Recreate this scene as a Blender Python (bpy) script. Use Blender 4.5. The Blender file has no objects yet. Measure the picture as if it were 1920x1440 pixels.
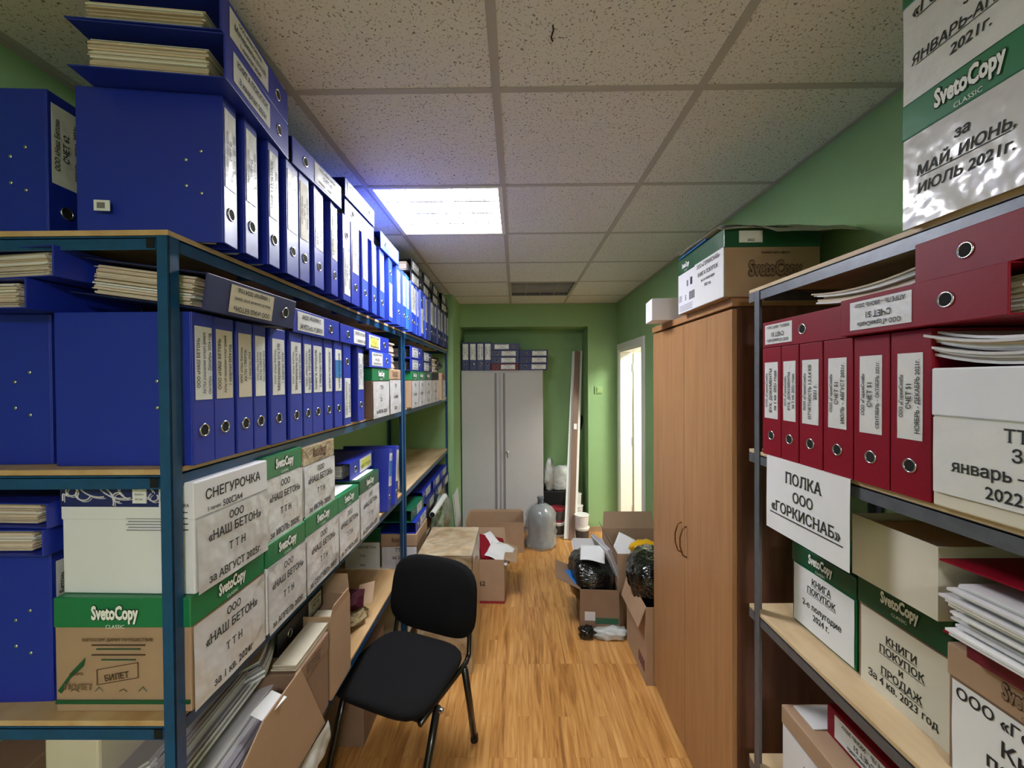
import bpy, bmesh, math, random
from mathutils import Vector, Matrix, noise
from mathutils.geometry import delaunay_2d_cdt
import numpy as np
random.seed(7)
SC = bpy.context.scene
COL = SC.collection
PI = math.pi
def R(d): return math.radians(d)

# ------------------------------------------------------------------ camera
CAM_H = 1.72
F_PX, PITCH, YAW, ROLL = 774.5, -0.01095, -0.00879, 0.0065
def _rows():
    cy, sy, cp, sp, cr, sr = math.cos(YAW), math.sin(YAW), math.cos(PITCH), math.sin(PITCH), math.cos(ROLL), math.sin(ROLL)
    Ry = Matrix(((cy, -sy, 0), (sy, cy, 0), (0, 0, 1)))            # x, y, z
    Rp = Matrix(((1, 0, 0), (0, -sp, cp), (0, cp, sp)))            # u, v, d
    Rr = Matrix(((cr, -sr, 0), (sr, cr, 0), (0, 0, 1)))
    return Rr @ Rp @ Ry
RW = _rows()
cam_d = bpy.data.cameras.new('camera'); cam = bpy.data.objects.new('camera', cam_d); COL.objects.link(cam)
r0, r1, r2 = RW[0], RW[1], RW[2]
cam.matrix_world = Matrix(((r0[0], r1[0], -r2[0], 0), (r0[1], r1[1], -r2[1], 0), (r0[2], r1[2], -r2[2], CAM_H), (0, 0, 0, 1)))
cam_d.sensor_width = 36; cam_d.lens = F_PX / 1920 * 36; cam_d.clip_start = 0.02
SC.camera = cam
def at(px, py, **k):
    """point where the sight line through a pixel meets the plane x=, y= or z="""
    d = RW.transposed() @ Vector(((px - 960) / F_PX, (720 - py) / F_PX, 1))
    o = Vector((0, 0, CAM_H)); a, v = list(k.items())[0]; i = 'xyz'.index(a)
    return o + d * ((v - o[i]) / d[i])

# ------------------------------------------------------------------ world, exposure
w = bpy.data.worlds.new('world'); SC.world = w; w.use_nodes = True
w.node_tree.nodes['Background'].inputs[0].default_value = (0.6, 0.65, 0.7, 1)
w.node_tree.nodes['Background'].inputs[1].default_value = 0.02
SC.view_settings.view_transform = 'Standard'; SC.view_settings.look = 'None'
SC.view_settings.gamma = 1; SC.view_settings.use_curve_mapping = False
SC.view_settings.exposure = -0.1
try:
    SC.cycles.use_denoising = True; SC.cycles.max_bounces = 10; SC.cycles.diffuse_bounces = 6; SC.cycles.sample_clamp_indirect = 4
except Exception: pass
def area(name, loc, sx, sy, power, col=(1, 1, 1), rot=(0, 0, 0), spread=PI):
    l = bpy.data.lights.new(name, 'AREA'); l.shape = 'RECTANGLE'; l.size = sx; l.size_y = sy; l.energy = power; l.color = col; l.spread = spread
    o = bpy.data.objects.new(name, l); COL.objects.link(o); o.location = loc; o.rotation_euler = rot; return o
CEIL = 2.573
LIT = area('lit_troffer_light', (-0.352, 2.124, CEIL - 0.012), 0.52, 0.52, 31, (0.94, 0.95, 1.0))
REAR_FILL = area('rear_fill_light', (0.248, -1.476, CEIL - 0.012), 0.52, 0.52, 50, (1.0, 0.96, 1.0))  # added fill light behind the camera, brightens the near racks and ceiling
CORR = area('corridor_light', (2.1, 3.5, CEIL - 0.03), 0.6, 0.6, 100, (1.0, 0.99, 0.93))

# ------------------------------------------------------------------ materials
MATS = {}
def srgb(r, g, b):
    f = lambda c: (c / 255 / 12.92) if c / 255 <= 0.04045 else ((c / 255 + 0.055) / 1.055) ** 2.4
    return (f(r), f(g), f(b))
def mat(name, col, rough=0.5, metal=0.0, var=0.0, vs=12.0, bump=0.0, bs=60.0, coat=0.0, emit=0.0, alpha=1.0, trans=0.0, spec=0.5, stretch=None, col2=None, bd=0.01):
    m = bpy.data.materials.new(name); m.use_nodes = True; nt = m.node_tree; N = nt.nodes; L = nt.links
    b = N['Principled BSDF']; c = srgb(*col)
    b.inputs['Base Color'].default_value = (*c, 1); b.inputs['Roughness'].default_value = rough; b.inputs['Metallic'].default_value = metal
    b.inputs['Coat Weight'].default_value = coat; b.inputs['Coat Roughness'].default_value = 0.12
    b.inputs['Transmission Weight'].default_value = trans; b.inputs['Specular IOR Level'].default_value = spec
    b.inputs['Alpha'].default_value = alpha
    if emit:
        b.inputs['Emission Color'].default_value = (*c, 1); b.inputs['Emission Strength'].default_value = emit
    if var or bump:
        tc = N.new('ShaderNodeTexCoord'); src = tc.outputs['Object']
        if stretch:
            mp = N.new('ShaderNodeMapping'); mp.inputs['Scale'].default_value = stretch; L.new(src, mp.inputs[0]); src = mp.outputs[0]
    if var:
        n = N.new('ShaderNodeTexNoise'); n.inputs['Scale'].default_value = vs; n.inputs['Detail'].default_value = 5; L.new(src, n.inputs['Vector'])
        rp = N.new('ShaderNodeValToRGB'); L.new(n.outputs['Fac'], rp.inputs[0])
        c2 = srgb(*col2) if col2 else tuple(x * (1 - var) for x in c)
        rp.color_ramp.elements[0].position = 0.3; rp.color_ramp.elements[0].color = (*c2, 1)
        rp.color_ramp.elements[1].position = 0.68; rp.color_ramp.elements[1].color = (*c, 1)
        L.new(rp.outputs[0], b.inputs['Base Color'])
    if bump:
        n2 = N.new('ShaderNodeTexNoise'); n2.inputs['Scale'].default_value = bs; n2.inputs['Detail'].default_value = 3; L.new(src, n2.inputs['Vector'])
        bp = N.new('ShaderNodeBump'); bp.inputs['Strength'].default_value = bump; bp.inputs['Distance'].default_value = bd
        L.new(n2.outputs['Fac'], bp.inputs['Height']); L.new(bp.outputs[0], b.inputs['Normal'])
        if coat: L.new(bp.outputs[0], b.inputs['Coat Normal'])
    MATS[name] = m; return m
mat('wall_green', (140, 176, 122), 0.75, var=0.06, vs=3, bump=0.12, bs=160)
mat('wall_white', (232, 232, 222), 0.6, var=0.04, vs=3)
mat('concrete', (150, 146, 138), 0.8, var=0.1)
mat('tbar', (172, 170, 168), 0.6)
mat('white_gloss', (226, 226, 220), 0.35, bump=0.03, bs=40)
mat('door_white', (233, 234, 226), 0.4)
mat('rack_blue', (14, 72, 118), 0.38, var=0.25, vs=30, coat=0.2)
mat('rack_grey', (104, 108, 114), 0.42, metal=0.4, var=0.2, vs=40)
mat('blue', (20, 42, 158), 0.42, var=0.1, vs=200, bump=0.05, bs=900, spec=0.6)
mat('blue_b', (32, 66, 190), 0.44, var=0.1, vs=200, spec=0.8)
mat('bright_blue', (52, 112, 225), 0.35)
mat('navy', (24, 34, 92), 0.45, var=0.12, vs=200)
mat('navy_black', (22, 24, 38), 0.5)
mat('steel_face', (26, 54, 172), 0.35, var=0.1, vs=200)
mat('red', (130, 3, 30), 0.5, var=0.14, vs=220, bump=0.05, bs=900, spec=0.25)
mat('maroon', (105, 12, 34), 0.55, var=0.15, vs=120)
mat('green_binder', (14, 88, 62), 0.4)
mat('purple_tape', (92, 84, 190), 0.4)
mat('chrome', (205, 205, 205), 0.22, metal=1.0)
mat('hole', (6, 6, 8), 0.9)
mat('black', (14, 14, 16), 0.5)
mat('ink', (30, 30, 34), 0.7)
mat('ink_blue', (40, 110, 170), 0.6)
mat('ink_grey', (120, 118, 120), 0.7)
mat('ink_brown', (78, 54, 38), 0.7)
mat('logo_white', (236, 238, 234), 0.5)
mat('paper', (226, 226, 226), 0.75, var=0.05, vs=8)
mat('paper_b', (206, 204, 206), 0.8)
mat('paper_c', (220, 202, 184), 0.8, var=0.08, vs=60)
mat('paper_d', (196, 178, 158), 0.85)
mat('paper_grey', (164, 160, 168), 0.85)
mat('paper_pink', (214, 150, 150), 0.85)
mat('label', (222, 222, 220), 0.42, var=0.08, vs=25, bump=0.25, bs=24, coat=0.35)
mat('taped', (206, 204, 206), 0.34, var=0.03, vs=14, bump=0.8, bs=8, coat=0.7, bd=0.02)
mat('label_yellow', (214, 216, 90), 0.5)
mat('label_cream', (206, 198, 176), 0.6, var=0.06)
mat('box_green', (22, 118, 70), 0.38, var=0.1, vs=10, bump=0.15, bs=14, coat=0.3)
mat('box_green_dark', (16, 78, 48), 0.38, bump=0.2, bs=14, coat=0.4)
mat('kraft', (168, 138, 110), 0.75, var=0.1, vs=9, bump=0.05, bs=60)
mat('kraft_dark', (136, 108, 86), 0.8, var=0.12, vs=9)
mat('kraft_tape', (190, 174, 146), 0.28, var=0.25, vs=9, bump=1.0, bd=0.02, bs=14, coat=0.7, col2=(150, 124, 92))
mat('box_white', (226, 226, 232), 0.55, var=0.05, vs=6, bump=0.05, bs=20)
mat('box_cream', (212, 206, 188), 0.6, var=0.06, vs=6)
mat('paisley_navy', (26, 32, 92), 0.5)
mat('ply', (200, 170, 126), 0.55, var=0.2, vs=7, stretch=(2.2, 0.5, 2), col2=(178, 138, 88))
mat('ply_light', (212, 190, 152), 0.5, var=0.2, vs=6, stretch=(2.2, 0.6, 2), col2=(182, 152, 112))
mat('cabinet_grey', (176, 174, 174), 0.45, var=0.03)
mat('cabinet_dark', (118, 116, 118), 0.5)
mat('sheet_white', (208, 212, 208), 0.4)
mat('fabric_black', (19, 19, 21), 0.95, var=0.3, vs=300, bump=0.12, bs=700, spec=0.2)
mat('tube_black', (12, 12, 13), 0.28, coat=0.4)
mat('bag_black', (9, 9, 10), 0.22, bump=0.9, bs=17, coat=0.5, bd=0.02, stretch=(1, 1, 2.2))
mat('bag_yellow', (222, 168, 20), 0.35, bump=0.4, bs=20)
mat('bag_clear', (205, 210, 212), 0.15, bump=0.8, bs=16, alpha=0.36, coat=0.8)
mat('bag_white', (205, 208, 204), 0.4, var=0.35, vs=14, bump=0.5, bs=16)
mat('bag_green', (70, 104, 66), 0.3, var=0.6, vs=16, bump=0.6, bs=18, coat=0.5, col2=(170, 176, 160))
mat('bottle', (92, 104, 116), 0.12, trans=0.45, alpha=0.9, coat=0.4)
mat('plastic_white', (222, 222, 218), 0.35)
mat('bucket_dark', (70, 66, 66), 0.5, var=0.4, vs=40)
mat('bucket_red', (140, 24, 40), 0.5)
mat('plank_brown', (128, 102, 84), 0.5, var=0.15, stretch=(1, 1, 0.1))
mat('wicker', (160, 140, 100), 0.8, var=0.4, vs=60, bump=0.5, bs=80)
mat('carton_purple', (90, 20, 50), 0.6, var=0.4, vs=30)
mat('news', (186, 186, 172), 0.85, var=0.3, vs=60, stretch=(1, 6, 1), col2=(132, 134, 122))
mat('blue_folder', (40, 110, 180), 0.35)
mat('pipe_white', (200, 202, 198), 0.3)
mat('dark_leaf', (30, 28, 30), 0.7)
mat('tube_on', (255, 255, 255), 0.5, emit=16.0)
mat('reflector_on', (250, 252, 255), 0.3, emit=9.0)
mat('louver_off', (205, 200, 196), 0.3, metal=0.6)
mat('brass_dark', (120, 92, 60), 0.3, metal=1.0)
mat('tube_off', (225, 225, 222), 0.3)
mat('switch_green', (150, 184, 120), 0.4)

def wood_mat(name, a, b2, rough, axis, sc):
    m = mat(name, a, rough); nt = m.node_tree; N, L = nt.nodes, nt.links; b = N['Principled BSDF']
    tc = N.new('ShaderNodeTexCoord'); mp = N.new('ShaderNodeMapping'); mp.inputs['Scale'].default_value = sc; L.new(tc.outputs['Object'], mp.inputs[0])
    n = N.new('ShaderNodeTexNoise'); n.inputs['Scale'].default_value = 3; n.inputs['Detail'].default_value = 8; n.inputs['Distortion'].default_value = 0.6; L.new(mp.outputs[0], n.inputs['Vector'])
    rp = N.new('ShaderNodeValToRGB'); L.new(n.outputs['Fac'], rp.inputs[0])
    rp.color_ramp.elements[0].position = 0.32; rp.color_ramp.elements[0].color = (*srgb(*b2), 1)
    rp.color_ramp.elements[1].position = 0.66; rp.color_ramp.elements[1].color = (*srgb(*a), 1)
    L.new(rp.outputs[0], b.inputs['Base Color']); return m
wood_mat('beech', (168, 124, 84), (150, 108, 70), 0.38, 2, (14, 14, 0.8))
wood_mat('walnut', (118, 76, 60), (86, 52, 42), 0.5, 2, (10, 10, 0.7))

def floor_mat():
    m = mat('laminate', (200, 140, 76), 0.3); nt = m.node_tree; N, L = nt.nodes, nt.links; b = N['Principled BSDF']
    tc = N.new('ShaderNodeTexCoord')
    mp = N.new('ShaderNodeMapping'); mp.inputs['Rotation'].default_value = (0, 0, PI / 2); L.new(tc.outputs['Object'], mp.inputs[0])
    br = N.new('ShaderNodeTexBrick'); br.inputs['Scale'].default_value = 1; br.inputs['Brick Width'].default_value = 0.62; br.inputs['Row Height'].default_value = 0.066
    br.inputs['Mortar Size'].default_value = 0.0004; br.inputs['Mortar Smooth'].default_value = 0.2; br.inputs['Bias'].default_value = 0
    br.offset = 0.37; br.offset_frequency = 3
    br.inputs['Color1'].default_value = (0.2, 0.2, 0.2, 1); br.inputs['Color2'].default_value = (0.8, 0.8, 0.8, 1); br.inputs['Mortar'].default_value = (0, 0, 0, 1)
    L.new(mp.outputs[0], br.inputs['Vector'])
    mp2 = N.new('ShaderNodeMapping'); mp2.inputs['Scale'].default_value = (14, 1.0, 1); L.new(tc.outputs['Object'], mp2.inputs[0])
    ad = N.new('ShaderNodeVectorMath'); ad.operation = 'ADD'; L.new(mp2.outputs[0], ad.inputs[0])
    sc = N.new('ShaderNodeVectorMath'); sc.operation = 'SCALE'; sc.inputs['Scale'].default_value = 7; L.new(br.outputs['Color'], sc.inputs[0]); L.new(sc.outputs[0], ad.inputs[1])
    n = N.new('ShaderNodeTexNoise'); n.inputs['Scale'].default_value = 2.6; n.inputs['Detail'].default_value = 7; n.inputs['Distortion'].default_value = 1.2; L.new(ad.outputs[0], n.inputs['Vector'])
    mx = N.new('ShaderNodeMath'); mx.operation = 'MULTIPLY_ADD'; L.new(br.outputs['Fac'], mx.inputs[0]); mx.inputs[1].default_value = -0.12; L.new(n.outputs['Fac'], mx.inputs[2])
    m2 = N.new('ShaderNodeMath'); m2.operation = 'MULTIPLY_ADD'; L.new(br.outputs['Color'], m2.inputs[0]); m2.inputs[1].default_value = 0.16; L.new(mx.outputs[0], m2.inputs[2])
    rp = N.new('ShaderNodeValToRGB'); L.new(m2.outputs[0], rp.inputs[0]); e = rp.color_ramp.elements
    e[0].position = 0.3; e[0].color = (*srgb(132, 86, 42), 1); e[1].position = 0.82; e[1].color = (*srgb(212, 162, 98), 1)
    k = rp.color_ramp.elements.new(0.54); k.color = (*srgb(182, 128, 68), 1)
    L.new(rp.outputs[0], b.inputs['Base Color'])
floor_mat()
def ceil_mat():
    m = mat('ceiling_tile', (198, 190, 184), 0.85); nt = m.node_tree; N, L = nt.nodes, nt.links; b = N['Principled BSDF']
    tc = N.new('ShaderNodeTexCoord')
    n = N.new('ShaderNodeTexNoise'); n.inputs['Scale'].default_value = 150; n.inputs['Detail'].default_value = 2; n.inputs['Distortion'].default_value = 0.8; L.new(tc.outputs['Object'], n.inputs['Vector'])
    rp = N.new('ShaderNodeValToRGB'); L.new(n.outputs['Fac'], rp.inputs[0]); e = rp.color_ramp.elements
    e[0].position = 0.34; e[0].color = (*srgb(120, 118, 116), 1); e[1].position = 0.40; e[1].color = (*srgb(218, 220, 221), 1)
    L.new(rp.outputs[0], b.inputs['Base Color'])
    bp = N.new('ShaderNodeBump'); bp.inputs['Strength'].default_value = 0.25; bp.inputs['Distance'].default_value = 0.003; L.new(n.outputs['Fac'], bp.inputs['Height']); L.new(bp.outputs[0], b.inputs['Normal'])
ceil_mat()

# ------------------------------------------------------------------ text
_FC = bpy.data.curves.new('lettering_source', 'FONT'); _FO = bpy.data.objects.new('lettering_source', _FC); COL.objects.link(_FO)
_TC = {}
def glyphs(s, off=0.0, serif=False):
    k = (s, off, serif)
    if k in _TC: return _TC[k]
    _FC.body = s; _FC.offset = 0; _FC.resolution_u = 2; _FC.fill_mode = 'NONE'
    bpy.context.view_layer.update()
    me = bpy.data.meshes.new_from_object(_FO.evaluated_get(bpy.context.evaluated_depsgraph_get()))
    V = [(v.co.x, v.co.y) for v in me.vertices]; E0 = [tuple(e.vertices) for e in me.edges]; bpy.data.meshes.remove(me)
    # the outlines as closed loops, then filled where their winding is not zero
    link = set(tuple(sorted(e)) for e in E0); loops = []; st = 0
    for i in range(1, len(V) + 1):
        if i == len(V) or (i - 1, i) not in link: loops.append(list(range(st, i))); st = i
    de = [(l[k], l[(k + 1) % len(l)]) for l in loops if len(l) > 2 for k in range(len(l))]
    vs, fs = [], []; es = de; union = 0.04 <= off < 0.06
    if union:                                    # thick pale lettering: strokes joined with the letters so that no faces coincide
        for a, b in list(de):
            (xa, ya), (xb, yb) = V[a], V[b]; L_ = math.hypot(xb - xa, yb - ya)
            if L_ < 1e-6: continue
            tx, ty = (xb - xa) / L_ * off, (yb - ya) / L_ * off; n = len(V)
            V += [(xa - tx * .4 - ty, ya - ty * .4 + tx), (xa - tx * .4 + ty, ya - ty * .4 - tx), (xb + tx * .4 + ty, yb + ty * .4 - tx), (xb + tx * .4 - ty, yb + ty * .4 + tx)]
            q = [(n, n + 1), (n + 1, n + 2), (n + 2, n + 3), (n + 3, n)]; ar = sum(V[i][0] * V[j][1] - V[j][0] * V[i][1] for i, j in q)
            l0 = max(loops, key=len); sg = 0
            for l in loops:
                A0 = sum(V[l[k]][0] * V[l[(k + 1) % len(l)]][1] - V[l[(k + 1) % len(l)]][0] * V[l[k]][1] for k in range(len(l))); sg = A0 if abs(A0) > abs(sg) else sg
            de += q if ar * sg > 0 else [(j, i) for i, j in q]
    if de:
        r = delaunay_2d_cdt([Vector(v) for v in V], [tuple(sorted(e)) for e in de], [], 0, 1e-5, False)
        vs = [(v.x, v.y) for v in r[0]]; tri = [tuple(f) for f in r[2]]
        A = np.array([V[a] for a, b in de]); B = np.array([V[b] for a, b in de])
        for t in tri:
            cx = sum(vs[q][0] for q in t) / len(t); cy = sum(vs[q][1] for q in t) / len(t)
            up = (A[:, 1] <= cy) & (B[:, 1] > cy); dn = (A[:, 1] > cy) & (B[:, 1] <= cy); hit = up | dn
            a, b = A[hit], B[hit]; xc = a[:, 0] + (cy - a[:, 1]) * (b[:, 0] - a[:, 0]) / (b[:, 1] - a[:, 1])
            if int(np.sum(np.where(up[hit], 1, -1)[xc > cx])) != 0:
                x1, y1, x2, y2, x3, y3 = *vs[t[0]], *vs[t[1]], *vs[t[2]]
                fs.append(t if (x2 - x1) * (y3 - y1) - (x3 - x1) * (y2 - y1) > 0 else tuple(reversed(t)))
        nv = len(vs); vs += V; es = [(a + nv, b + nv) for a, b in de]
        if off > 0.004 and not union:            # heavier weight: a stroke along every outline
            for a, b in de:
                (xa, ya), (xb, yb) = V[a], V[b]; L_ = math.hypot(xb - xa, yb - ya)
                if L_ < 1e-6: continue
                tx, ty = (xb - xa) / L_ * off, (yb - ya) / L_ * off; n = len(vs)
                vs += [(xa - tx * .4 + ty, ya - ty * .4 - tx), (xb + tx * .4 + ty, yb + ty * .4 - tx), (xb + tx * .4 - ty, yb + ty * .4 + tx), (xa - tx * .4 - ty, ya - ty * .4 + tx)]; fs.append((n, n + 1, n + 2, n + 3))
    if serif:
        vert = set()
        for a, b in es:
            if abs(vs[a][0] - vs[b][0]) < 2e-3 and abs(vs[a][1] - vs[b][1]) > 0.08: vert.add(a); vert.add(b)
        for a, b in es:
            xa, ya = vs[a]; xb, yb = vs[b]; ln = abs(xa - xb)
            if abs(ya - yb) > 1e-3 or ln < 0.05: continue
            bot = abs(ya) < 0.006; cap = abs(ya - 0.728) < 0.008; xh = abs(ya - 0.546) < 0.01
            if (bot and ln < 0.24) or (cap and ln < 0.85 and (a in vert or b in vert)) or (xh and ln < 0.2 and (a in vert or b in vert)):
                q = 0.03 if xh else 0.06; h = 0.045
                x0, x1 = min(xa, xb) - q, max(xa, xb) + q; y0, y1 = (ya, ya + h) if ya < 0.3 else (ya - h, ya)
                n = len(vs); vs += [(x0, y0), (x1, y0), (x1, y1), (x0, y1)]; fs.append((n, n + 1, n + 2, n + 3))
    xs = [v[0] for v in vs] or [0, 0]
    _TC[k] = (vs, fs, min(xs), max(xs)); return _TC[k]

# ------------------------------------------------------------------ mesh builder
class MB:
    def __init__(s): s.v = []; s.f = []; s.mi = []; s.mats = []; s.M = Matrix()
    def _m(s, name):
        if name not in s.mats: s.mats.append(name)
        return s.mats.index(name)
    def add(s, vs, fs, m):
        n = len(s.v); s.v += [tuple(s.M @ Vector(v)) for v in vs]; k = s._m(m)
        for f in fs: s.f.append(tuple(n + i for i in f)); s.mi.append(k)
        return s
    def box(s, x0, x1, y0, y1, z0, z1, m, T=None):
        vs = [(x, y, z) for z in (z0, z1) for y in (y0, y1) for x in (x0, x1)]
        if T is not None: vs = [tuple(T @ Vector(v)) for v in vs]
        return s.add(vs, [(0, 2, 3, 1), (4, 5, 7, 6), (0, 1, 5, 4), (2, 6, 7, 3), (0, 4, 6, 2), (1, 3, 7, 5)], m)
    def sheet(s, pts, m, t=0.0008):
        """quad or polygon with a little thickness"""
        P = [Vector(p) for p in pts]; n = (P[1] - P[0]).cross(P[2] - P[0]).normalized() * t
        k = len(P); vs = [tuple(p) for p in P] + [tuple(p - n) for p in P]
        fs = [tuple(range(k)), tuple(range(2 * k - 1, k - 1, -1))] + [(i, i + k, (i + 1) % k + k, (i + 1) % k) for i in range(k)]
        return s.add(vs, fs, m)
    def tube(s, pts, r, m, n=10, closed=False):
        P = [Vector(p) for p in pts]; K = len(P); vs = []; fs = []; prev = None
        for i, p in enumerate(P):
            if closed: d = P[(i + 1) % K] - P[i - 1]
            else: d = P[min(i + 1, K - 1)] - P[max(i - 1, 0)]
            d.normalize()
            if prev is None:
                a = Vector((0, 0, 1)) if abs(d.z) < 0.9 else Vector((1, 0, 0)); u = d.cross(a).normalized()
            else: u = (prev - d * prev.dot(d)).normalized()
            prev = u; w_ = d.cross(u)
            for j in range(n):
                t = 2 * PI * j / n; vs.append(tuple(p + (u * math.cos(t) + w_ * math.sin(t)) * r))
        for i in range(K if closed else K - 1):
            i2 = (i + 1) % K
            for j in range(n): fs.append((i * n + j, i * n + (j + 1) % n, i2 * n + (j + 1) % n, i2 * n + j))
        if not closed: fs += [tuple(range(n - 1, -1, -1)), tuple((K - 1) * n + j for j in range(n))]
        return s.add(vs, fs, m)
    def lathe(s, prof, m, n=20, c=(0, 0, 0)):
        vs = []; fs = []
        for r, z in prof:
            for j in range(n): t = 2 * PI * j / n; vs.append((c[0] + r * math.cos(t), c[1] + r * math.sin(t), c[2] + z))
        for i in range(len(prof) - 1):
            for j in range(n): fs.append((i * n + j, i * n + (j + 1) % n, (i + 1) * n + (j + 1) % n, (i + 1) * n + j))
        fs += [tuple(range(n - 1, -1, -1)), tuple((len(prof) - 1) * n + j for j in range(n))]
        return s.add(vs, fs, m)
    def text(s, t, size, o, ux, uy, m='ink', off=0.02, serif=False, sx=1.0, align='c', lift=0.0006, disp=None, shear=0.0):
        if serif: sx *= 0.9; off = min(off, 0.014)
        vs, fs, a, b = glyphs(t, off, serif); ux, uy = Vector(ux), Vector(uy); n = ux.cross(uy).normalized(); o = Vector(o)
        sh = (a + b) / 2 if align == 'c' else (a if align == 'l' else b); out = []
        for x, y in vs:
            X = (x - sh + shear * y) * size * sx; Y = y * size
            p = o + ux * X + uy * Y + n * lift
            if disp: p += n * disp(p)
            out.append(tuple(p))
        return s.add(out, fs, m)
    def grid(s, o, ux, uy, W, H, m, nx=8, ny=8, disp=None):
        o, ux, uy = Vector(o), Vector(ux), Vector(uy); n = ux.cross(uy).normalized(); vs = []; fs = []
        for j in range(ny + 1):
            for i in range(nx + 1):
                p = o + ux * (W * i / nx) + uy * (H * j / ny)
                if disp: p += n * disp(p)
                vs.append(tuple(p))
        for j in range(ny):
            for i in range(nx): a = j * (nx + 1) + i; fs.append((a, a + 1, a + nx + 2, a + nx + 1))
        return s.add(vs, fs, m)
    def sheaf(s, x0, x1, y0, y1, z0, z1, axis, n, mats, jit=0.004, seed=1, bend=0.0):
        """a pile of thin gatherings of sheets stacked along axis, each a little out of line"""
        rnd = random.Random(seed); lo = [x0, y0, z0]; hi = [x1, y1, z1]; L_ = hi[axis] - lo[axis]; cur = lo[axis]
        ws = [rnd.uniform(0.4, 1.4) for _ in range(n)]; S = sum(ws)
        for k in range(n):
            nx = cur + L_ * ws[k] / S; a = list(lo); b = list(hi)
            for i in range(3):
                if i != axis: a[i] += rnd.uniform(0, jit); b[i] -= rnd.uniform(0, jit)
            a[axis], b[axis] = cur, nx - L_ * 0.012 * rnd.random()
            s.box(a[0], b[0], a[1], b[1], a[2], b[2], rnd.choice(mats)); cur = nx
        return s
    def mesh(s, name, smooth=False):
        me = bpy.data.meshes.new(name); me.from_pydata(s.v, [], s.f)
        for k in s.mats: me.materials.append(MATS[k])
        me.polygons.foreach_set('material_index', s.mi)
        if smooth: me.polygons.foreach_set('use_smooth', [True] * len(s.f))
        me.update(); return me
    def build(s, name, parent=None, loc=(0, 0, 0), rot=(0, 0, 0), bevel=0, smooth=False):
        return put(s.mesh(name, smooth), name, parent, loc, rot, bevel)
def put(me, name, parent=None, loc=(0, 0, 0), rot=(0, 0, 0), bevel=0):
    o = bpy.data.objects.new(name, me); COL.objects.link(o); o.parent = parent; o.location = loc; o.rotation_euler = rot
    if bevel:
        b = o.modifiers.new('bevel', 'BEVEL'); b.width = bevel; b.segments = 2; b.limit_method = 'ANGLE'; b.angle_limit = R(50)
    return o
def tag(o, label, cat, group=None):
    o['label'] = label; o['category'] = cat
    if group: o['group'] = group
    return o
def thing(name, label, cat, loc=(0, 0, 0), rot=(0, 0, 0), group=None):
    o = bpy.data.objects.new(name, None); o.empty_display_size = 0.05; COL.objects.link(o); o.location = loc; o.rotation_euler = rot
    return tag(o, label, cat, group)
def struct(mb, name, bevel=0):
    o = mb.build(name, bevel=bevel); o['kind'] = 'structure'; return o
MC = {}
def cached(key, fn):
    if key not in MC: MC[key] = fn()
    return MC[key]
ORD = ['first', 'second', 'third', 'fourth', 'fifth', 'sixth', 'seventh', 'eighth', 'ninth', 'tenth', 'eleventh', 'twelfth', 'thirteenth', 'fourteenth', 'fifteenth', 'sixteenth', 'seventeenth', 'eighteenth', 'nineteenth', 'twentieth']

# ================================================================== the room
XL, XR, YE, YB, PX, PY = -1.285, 1.146, 4.66, 5.06, -0.625, 4.14
REARY = -2.6
TX = [-0.052 + 0.6 * j for j in range(-3, 4)]; TY = [1.224 + 0.6 * r for r in range(-7, 8)]
struct(MB().box(XL - 0.1, XR + 2.2, REARY - 0.1, YB + 1.0, -0.08, 0, 'laminate'), 'floor')
struct(MB().box(XL - 0.1, XL, REARY - 0.1, YB + 0.1, 0, 2.75, 'wall_green'), 'wall_left')
struct(MB().box(XL, PX, PY, YB, 0, 2.75, 'wall_green'), 'wall_left_pillar')
struct(MB().box(PX, 0.815, YB, YB + 0.1, 0, 2.75, 'wall_green'), 'wall_niche_back')
struct(MB().box(0.815, XR, YE, YB + 0.1, 0, 2.75, 'wall_green'), 'wall_end_column')
struct(MB().box(PX, 0.815, YE, YB, 2.315, 2.75, 'wall_green'), 'wall_end_lintel')
DY0, DY1, DZ = 3.72, 4.55, 2.04
rw = MB().box(XR, XR + 0.12, REARY - 0.1, DY0, 0, 2.75, 'wall_green').box(XR, XR + 0.12, DY1, YB + 0.1, 0, 2.75, 'wall_green').box(XR, XR + 0.12, DY0, DY1, DZ, 2.75, 'wall_green')
struct(rw, 'wall_right')
struct(MB().box(XL, XR, REARY - 0.1, REARY, 0, 2.75, 'wall_white'), 'wall_rear')
struct(MB().box(XR + 2.1, XR + 2.2, 2.0, 6.0, 0, 2.75, 'wall_white'), 'wall_corridor_far')
struct(MB().box(XR + 0.12, XR + 2.1, 5.4, 5.5, 0, 2.75, 'wall_white'), 'wall_corridor_end')
struct(MB().box(XR + 0.12, XR + 2.1, 2.0, 2.1, 0, 2.75, 'wall_white'), 'wall_corridor_near')
struct(MB().box(XR + 0.12, XR + 2.1, 2.1, 5.4, CEIL, CEIL + 0.05, 'wall_white'), 'ceiling_corridor')
cb = MB(); LAMPS = [(2, 6), (3, 9), (3, 2)]
xs = [XL] + [x for x in TX if XL + 0.02 < x < XR - 0.02] + [XR]
ys = [REARY] + [y for y in TY if REARY < y < YE] + [YE]
def is_lamp(x0, y0): return any(abs(x0 - a) < 0.05 and abs(y0 - b) < 0.05 for a, b in ((-0.652, 1.824), (-0.052, 3.624), (-0.052, -1.776)))
for i in range(len(xs) - 1):
    for j in range(len(ys) - 1):
        if xs[i] < PX - 0.2 and ys[j] > PY: continue
        if not is_lamp(xs[i], ys[j]): cb.box(xs[i], xs[i + 1], ys[j], ys[j + 1], CEIL, CEIL + 0.015, 'ceiling_tile')
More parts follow.
